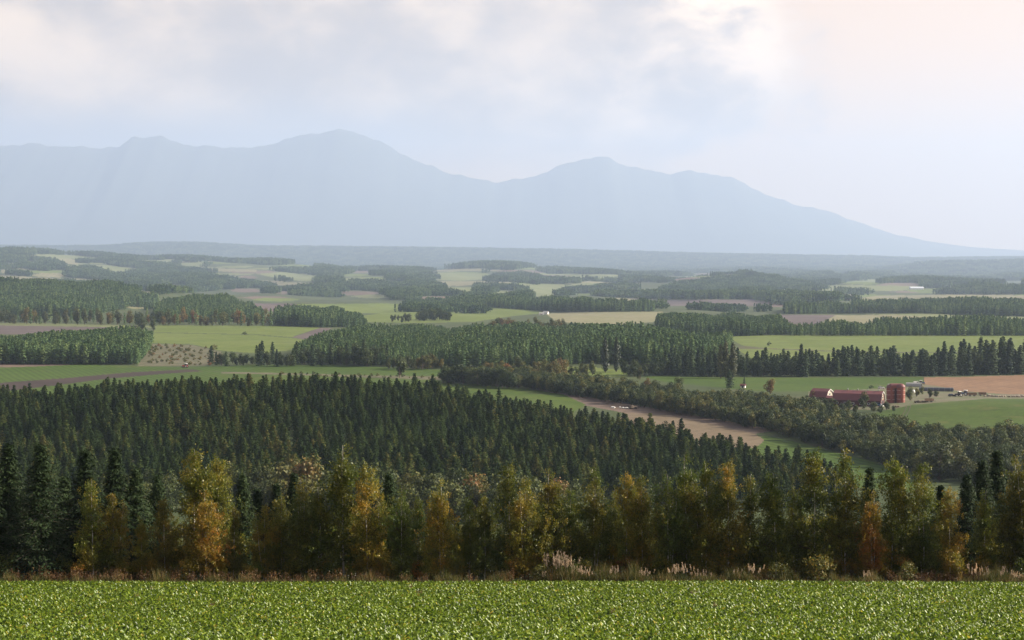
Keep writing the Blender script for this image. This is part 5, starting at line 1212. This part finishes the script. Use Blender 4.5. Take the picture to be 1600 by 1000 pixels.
def car(u, base, yaw, paint, label, cat='car', s=1.0, ymin=700, van=False):
    X, Y, Z = hit(u, base, ymin); e = empty('van' if van else 'parked_car', (X, Y, Z), yaw, s); tag(e, label, cat)
    pr = [(-2.1, .35), (2.1, .35), (2.15, .75), (1.95, 1.0), (1.0, 1.08), (.95, 1.1), (-2.0, 1.15), (-2.1, .9)]
    if van: pr = [(-2.1, .35), (2.1, .35), (2.15, .95), (1.6, 1.25), (1.2, 2.0), (-2.05, 2.0), (-2.1, 1.2)]
    b = MB(); n = len(pr); b.add([(x, -.82, z) for x, z in pr] + [(x, .82, z) for x, z in pr], [(i, (i + 1) % n, n + (i + 1) % n, n + i) for i in range(n)] + [tuple(range(n)), tuple(range(2 * n - 1, n - 1, -1))]); b.build('body', M[paint], e)
    if not van:
        V = [(-1.9, -.76, 1.12), (.85, -.76, 1.1), (.85, .76, 1.1), (-1.9, .76, 1.12), (-1.5, -.62, 1.58), (.2, -.62, 1.58), (.2, .62, 1.58), (-1.5, .62, 1.58)]
        b = MB(); b.add(V, [(4, 5, 6, 7), (0, 1, 5, 4), (1, 2, 6, 5), (2, 3, 7, 6), (3, 0, 4, 7)]); b.build('window', M['glass'], e)
        b = MB(); b.box(-1.5, .2, -.64, .64, 1.57, 1.63); b.build('roof', M[paint], e)
    else:
        for sg in (-1, 1): b = MB(); b.box(-.2, 1.25, sg * .83 - .02, sg * .83 + .02, 1.3, 1.85); b.build('window', M['glass'], e)
    for sg in (-1, 1):
        for x in (-1.35, 1.35): wheel(e, x, sg * .74, .34, .22)
        b = MB(); b.box(2.08, 2.16, sg * .6 - .16, sg * .6 + .16, .72, .88); b.build('headlight', M['white'], e)
tractor(289.5, 574.5, rad(160), 'red_paint', 'white', 'small red and white tractor at the edge of the green field on the left', 1.25)
car(1377, 607.5, rad(-10), 'white', 'small white car on the field edge behind the long red barn')
car(1432, 600.5, rad(10), 'white', 'white van half hidden behind the grey hoop shed', 'van', 1.0, 700, True)
tractor(1440, 600.5, rad(-20), 'blue_paint', 'white', 'dark blue tractor beside the white van behind the sheds')
tractor(1498, 619.5, rad(200), 'dark', 'white', 'left dark tractor of the machines at the tan field edge', 1.2)
tractor(1507, 618, rad(150), 'blue_paint', 'white', 'dark blue tractor parked among the farm machines right of the hoop shed', 1.25)
car(1487, 619.5, rad(15), 'dark', 'dark car at the left end of the parked machines')
car(1372, 634.5, rad(-25), 'blue_paint', 'blue van by the gable of the long red barn', 'van', 1.0, 700, True)
car(1378, 636, rad(70), 'white', 'white car by the foot of the left silo')
def trailer(u, base, yaw, label, L=5.5):
    X, Y, Z = hit(u, base, 700); e = empty('farm_trailer', (X, Y, Z), yaw); tag(e, label, 'trailer')
    b = MB(); b.box(-L / 2, L / 2, -1.2, 1.2, .75, .9); b.build('bed', M['wood'], e)
    for sg in (-1, 1):
        for k in range(3):
            b = MB(); b.box(-L / 2, L / 2, sg * 1.2 - .03, sg * 1.2 + .03, .92 + k * .42, 1.30 + k * .42); b.build('plank', M['wood'], e)
        wheel(e, -L * .25, sg * .95, .42, .25); wheel(e, L * .25, sg * .95, .42, .25)
    b = MB(); b.tube([(L / 2, 0, .8), (L / 2 + 1.6, 0, .6)], .06, 6); b.build('drawbar', M['dark'], e)
trailer(1519, 619, rad(5), 'brown plank sided trailer right of the dark tractors')
trailer(1535, 618.5, rad(-8), 'pale brown trailer next to the plank sided one', 4.6)
trailer(1452, 628.5, rad(12), 'low brown trailer on the grass at the top of the meadow', 4.6)
def lumps(name, u, base, n, spread, size, mat, part, label, cat, seed):
    r = np.random.default_rng(seed); X, Y, Z = hit(u, base, 700); e = empty(name, (X, Y, Z)); tag(e, label, cat)
    for i in range(n):
        bm = bmesh.new(); bmesh.ops.create_icosphere(bm, subdivisions=2, radius=size * r.uniform(.6, 1.2))
        ph = r.uniform(0, 6.28, 3)
        for v in bm.verts:
            c = v.co; k = 1 + .18 * math.sin(c.x * 3 / size + ph[0]) * math.sin(c.y * 2.7 / size + ph[1]) + .12 * math.sin(c.z * 4 / size + ph[2]); v.co = c * k; v.co.z = v.co.z * .75
        me = bpy.data.meshes.new(part); bm.to_mesh(me); bm.free(); me.materials.append(M[mat])
        obj(part, me, e, (r.uniform(-spread, spread), r.uniform(-1.2, 1.2), size * .35 + r.uniform(0, size * .3)))
for k, (u, b, n, sp, sz, lab) in enumerate(((1546, 619.5, 9, 3.2, 1.0, 'stony brown heap right of the trailers'), (1562, 620, 10, 3.4, .8, 'low stone heap, second along the tan field edge'), (1578, 620.5, 10, 3.4, .85, 'low stone heap, third along the tan field edge'),
                                     (1594, 620.5, 10, 3.6, .9, 'stone heap at the right edge of the tan field'), (1612, 621, 9, 3.2, .9, 'stone heap beyond the right edge of the tan field'))):
    lumps('stone_heap', u, b, n, sp, sz, 'stone', 'stone', lab, 'heap', 70 + k)
lumps('earth_heap', 1438, 629, 8, 2.6, 1.0, 'earth', 'mound', 'dark earth heap at the top of the meadow, right of the silos', 'heap', 81)
lumps('earth_heap', 1402, 636.5, 7, 2.4, .8, 'earth', 'mound', 'dark heap on the grass below the twin silos', 'heap', 82)
lumps('covered_heap', 1330, 634.5, 5, 1.9, 1.1, 'teal', 'sheet', 'teal sheeted heap in front of the long red barn', 'heap', 83)
lumps('wrapped_bales', 962, 637.5, 5, 3.0, .7, 'hay', 'bale', 'scattered white wrapped bales on the brown field', 'bales', 84)
lumps('wrapped_bales', 977, 638.5, 5, 2.6, .7, 'hay', 'bale', 'white wrapped bales beside the dark heap on the brown field', 'bales', 85)
lumps('dark_heap', 990, 639, 5, 1.8, 1.4, 'earth', 'mound', 'dark heap beside the white bales on the brown field', 'heap', 86)
def house(name, u, base, L, W, hw, hr, yaw, wall, roof, label, cat, ymin):
    if ymin >= 3000: L, W, hw, hr = L * 1.35, W * 1.35, hw * 1.35, hr * 1.35
    X, Y, Z = hit(u, base, ymin); e = empty(name, (X, Y, Z), yaw); tag(e, label, cat)
    b = MB(); b.box(-L / 2, L / 2, -W / 2, W / 2, -.6, hw); b.prism([(-W / 2, hw), (W / 2, hw), (0, hr - .1)], -L / 2, L / 2); b.build('wall', M[wall], e)
    b = MB()
    for sg in (-1, 1): b.prism([(sg * (W / 2 + .4), hw - .15), (0, hr), (0, hr + .18), (sg * (W / 2 + .4), hw + .03)], -L / 2 - .4, L / 2 + .4)
    b.build('roof', M[roof], e)
    for x in (-L * .25, L * .25):
        d = MB(); d.box(x - .6, x + .6, -W / 2 - .05, -W / 2 + .05, 1.0, 2.1); d.build('window', M['glass'], e)
    d = MB(); d.box(-.5, .5, -W / 2 - .06, -W / 2 + .05, 0, 2.1); d.build('door', M['dark'], e)
house('hut', 205, 516, 11, 7, 3.0, 5.6, rad(15), 'grey', 'dark', 'small dark hut under trees beside the left plantation', 'hut', 1500)
house('shed', 1161, 606, 3, 2.4, 1.5, 2.4, rad(-20), 'white', 'roof_red', 'tiny white shed with a red roof near the spreading fir', 'shed', 900)
house('house', 853, 491, 9, 7, 3.2, 5.6, rad(-20), 'white', 'grey', 'white house at the edge of the straw coloured field', 'house', 2200)
house('house', 846, 492, 8, 5, 2.4, 4.0, rad(10), 'white', 'grey', 'low pale outbuilding left of the white house', 'outbuilding', 2200)
house('hall', 1432, 452.5, 42, 20, 5, 9, rad(4), 'metal', 'metal', 'large white roofed hall far off before the right hills', 'hall', 3000)
house('house', 82, 443, 18, 12, 6, 10, rad(-20), 'white', 'white', 'tiny white house on the far slope left', 'house', 3000)
for u, lab in ((205, 'left'), (213, 'middle'), (221, 'right')):
    house('house', u, 448.5, 13, 9, 5, 9, rad(u % 50), 'white', 'metal', lab + ' one of three small white houses in the far valley', 'house', 3000)
house('house', 1227, 459, 16, 11, 6, 10, rad(-10), 'white', 'metal', 'small white house right of the far wooded ridge', 'house', 3000)
# wheel tracks over the meadow
def wheel_tracks():
    for off, lab in ((-1.1, 'left wheel track curving down the meadow'), (1.1, 'right wheel track curving down the meadow')):
        pts = [np.array(hit(u, v, 700)) for u, v in ((1420, 634), (1417, 643), (1411, 652), (1402, 659), (1388, 664), (1374, 667))]
        P = np.array(pts); t = np.linspace(0, len(P) - 1, 40); P = np.stack([np.interp(t, np.arange(len(P)), P[:, i]) for i in range(3)], 1)
        d = unit(np.gradient(P[:, :2], axis=0)); n = np.stack([-d[:, 1], d[:, 0]], 1)
        a = P[:, :2] + n * (off - .3); b = P[:, :2] + n * (off + .3)
        V = np.concatenate([np.c_[a, height(a[:, 0], a[:, 1]) + .12], np.c_[b, height(b[:, 0], b[:, 1]) + .12]]); k = len(P)
        F = np.array([(i, i + 1, k + i + 1, k + i) for i in range(k - 1)])
        tag(obj('wheel_track', mesh('wheel_track', V, F, [M['track']])), lab, kind='structure')
wheel_tracks()
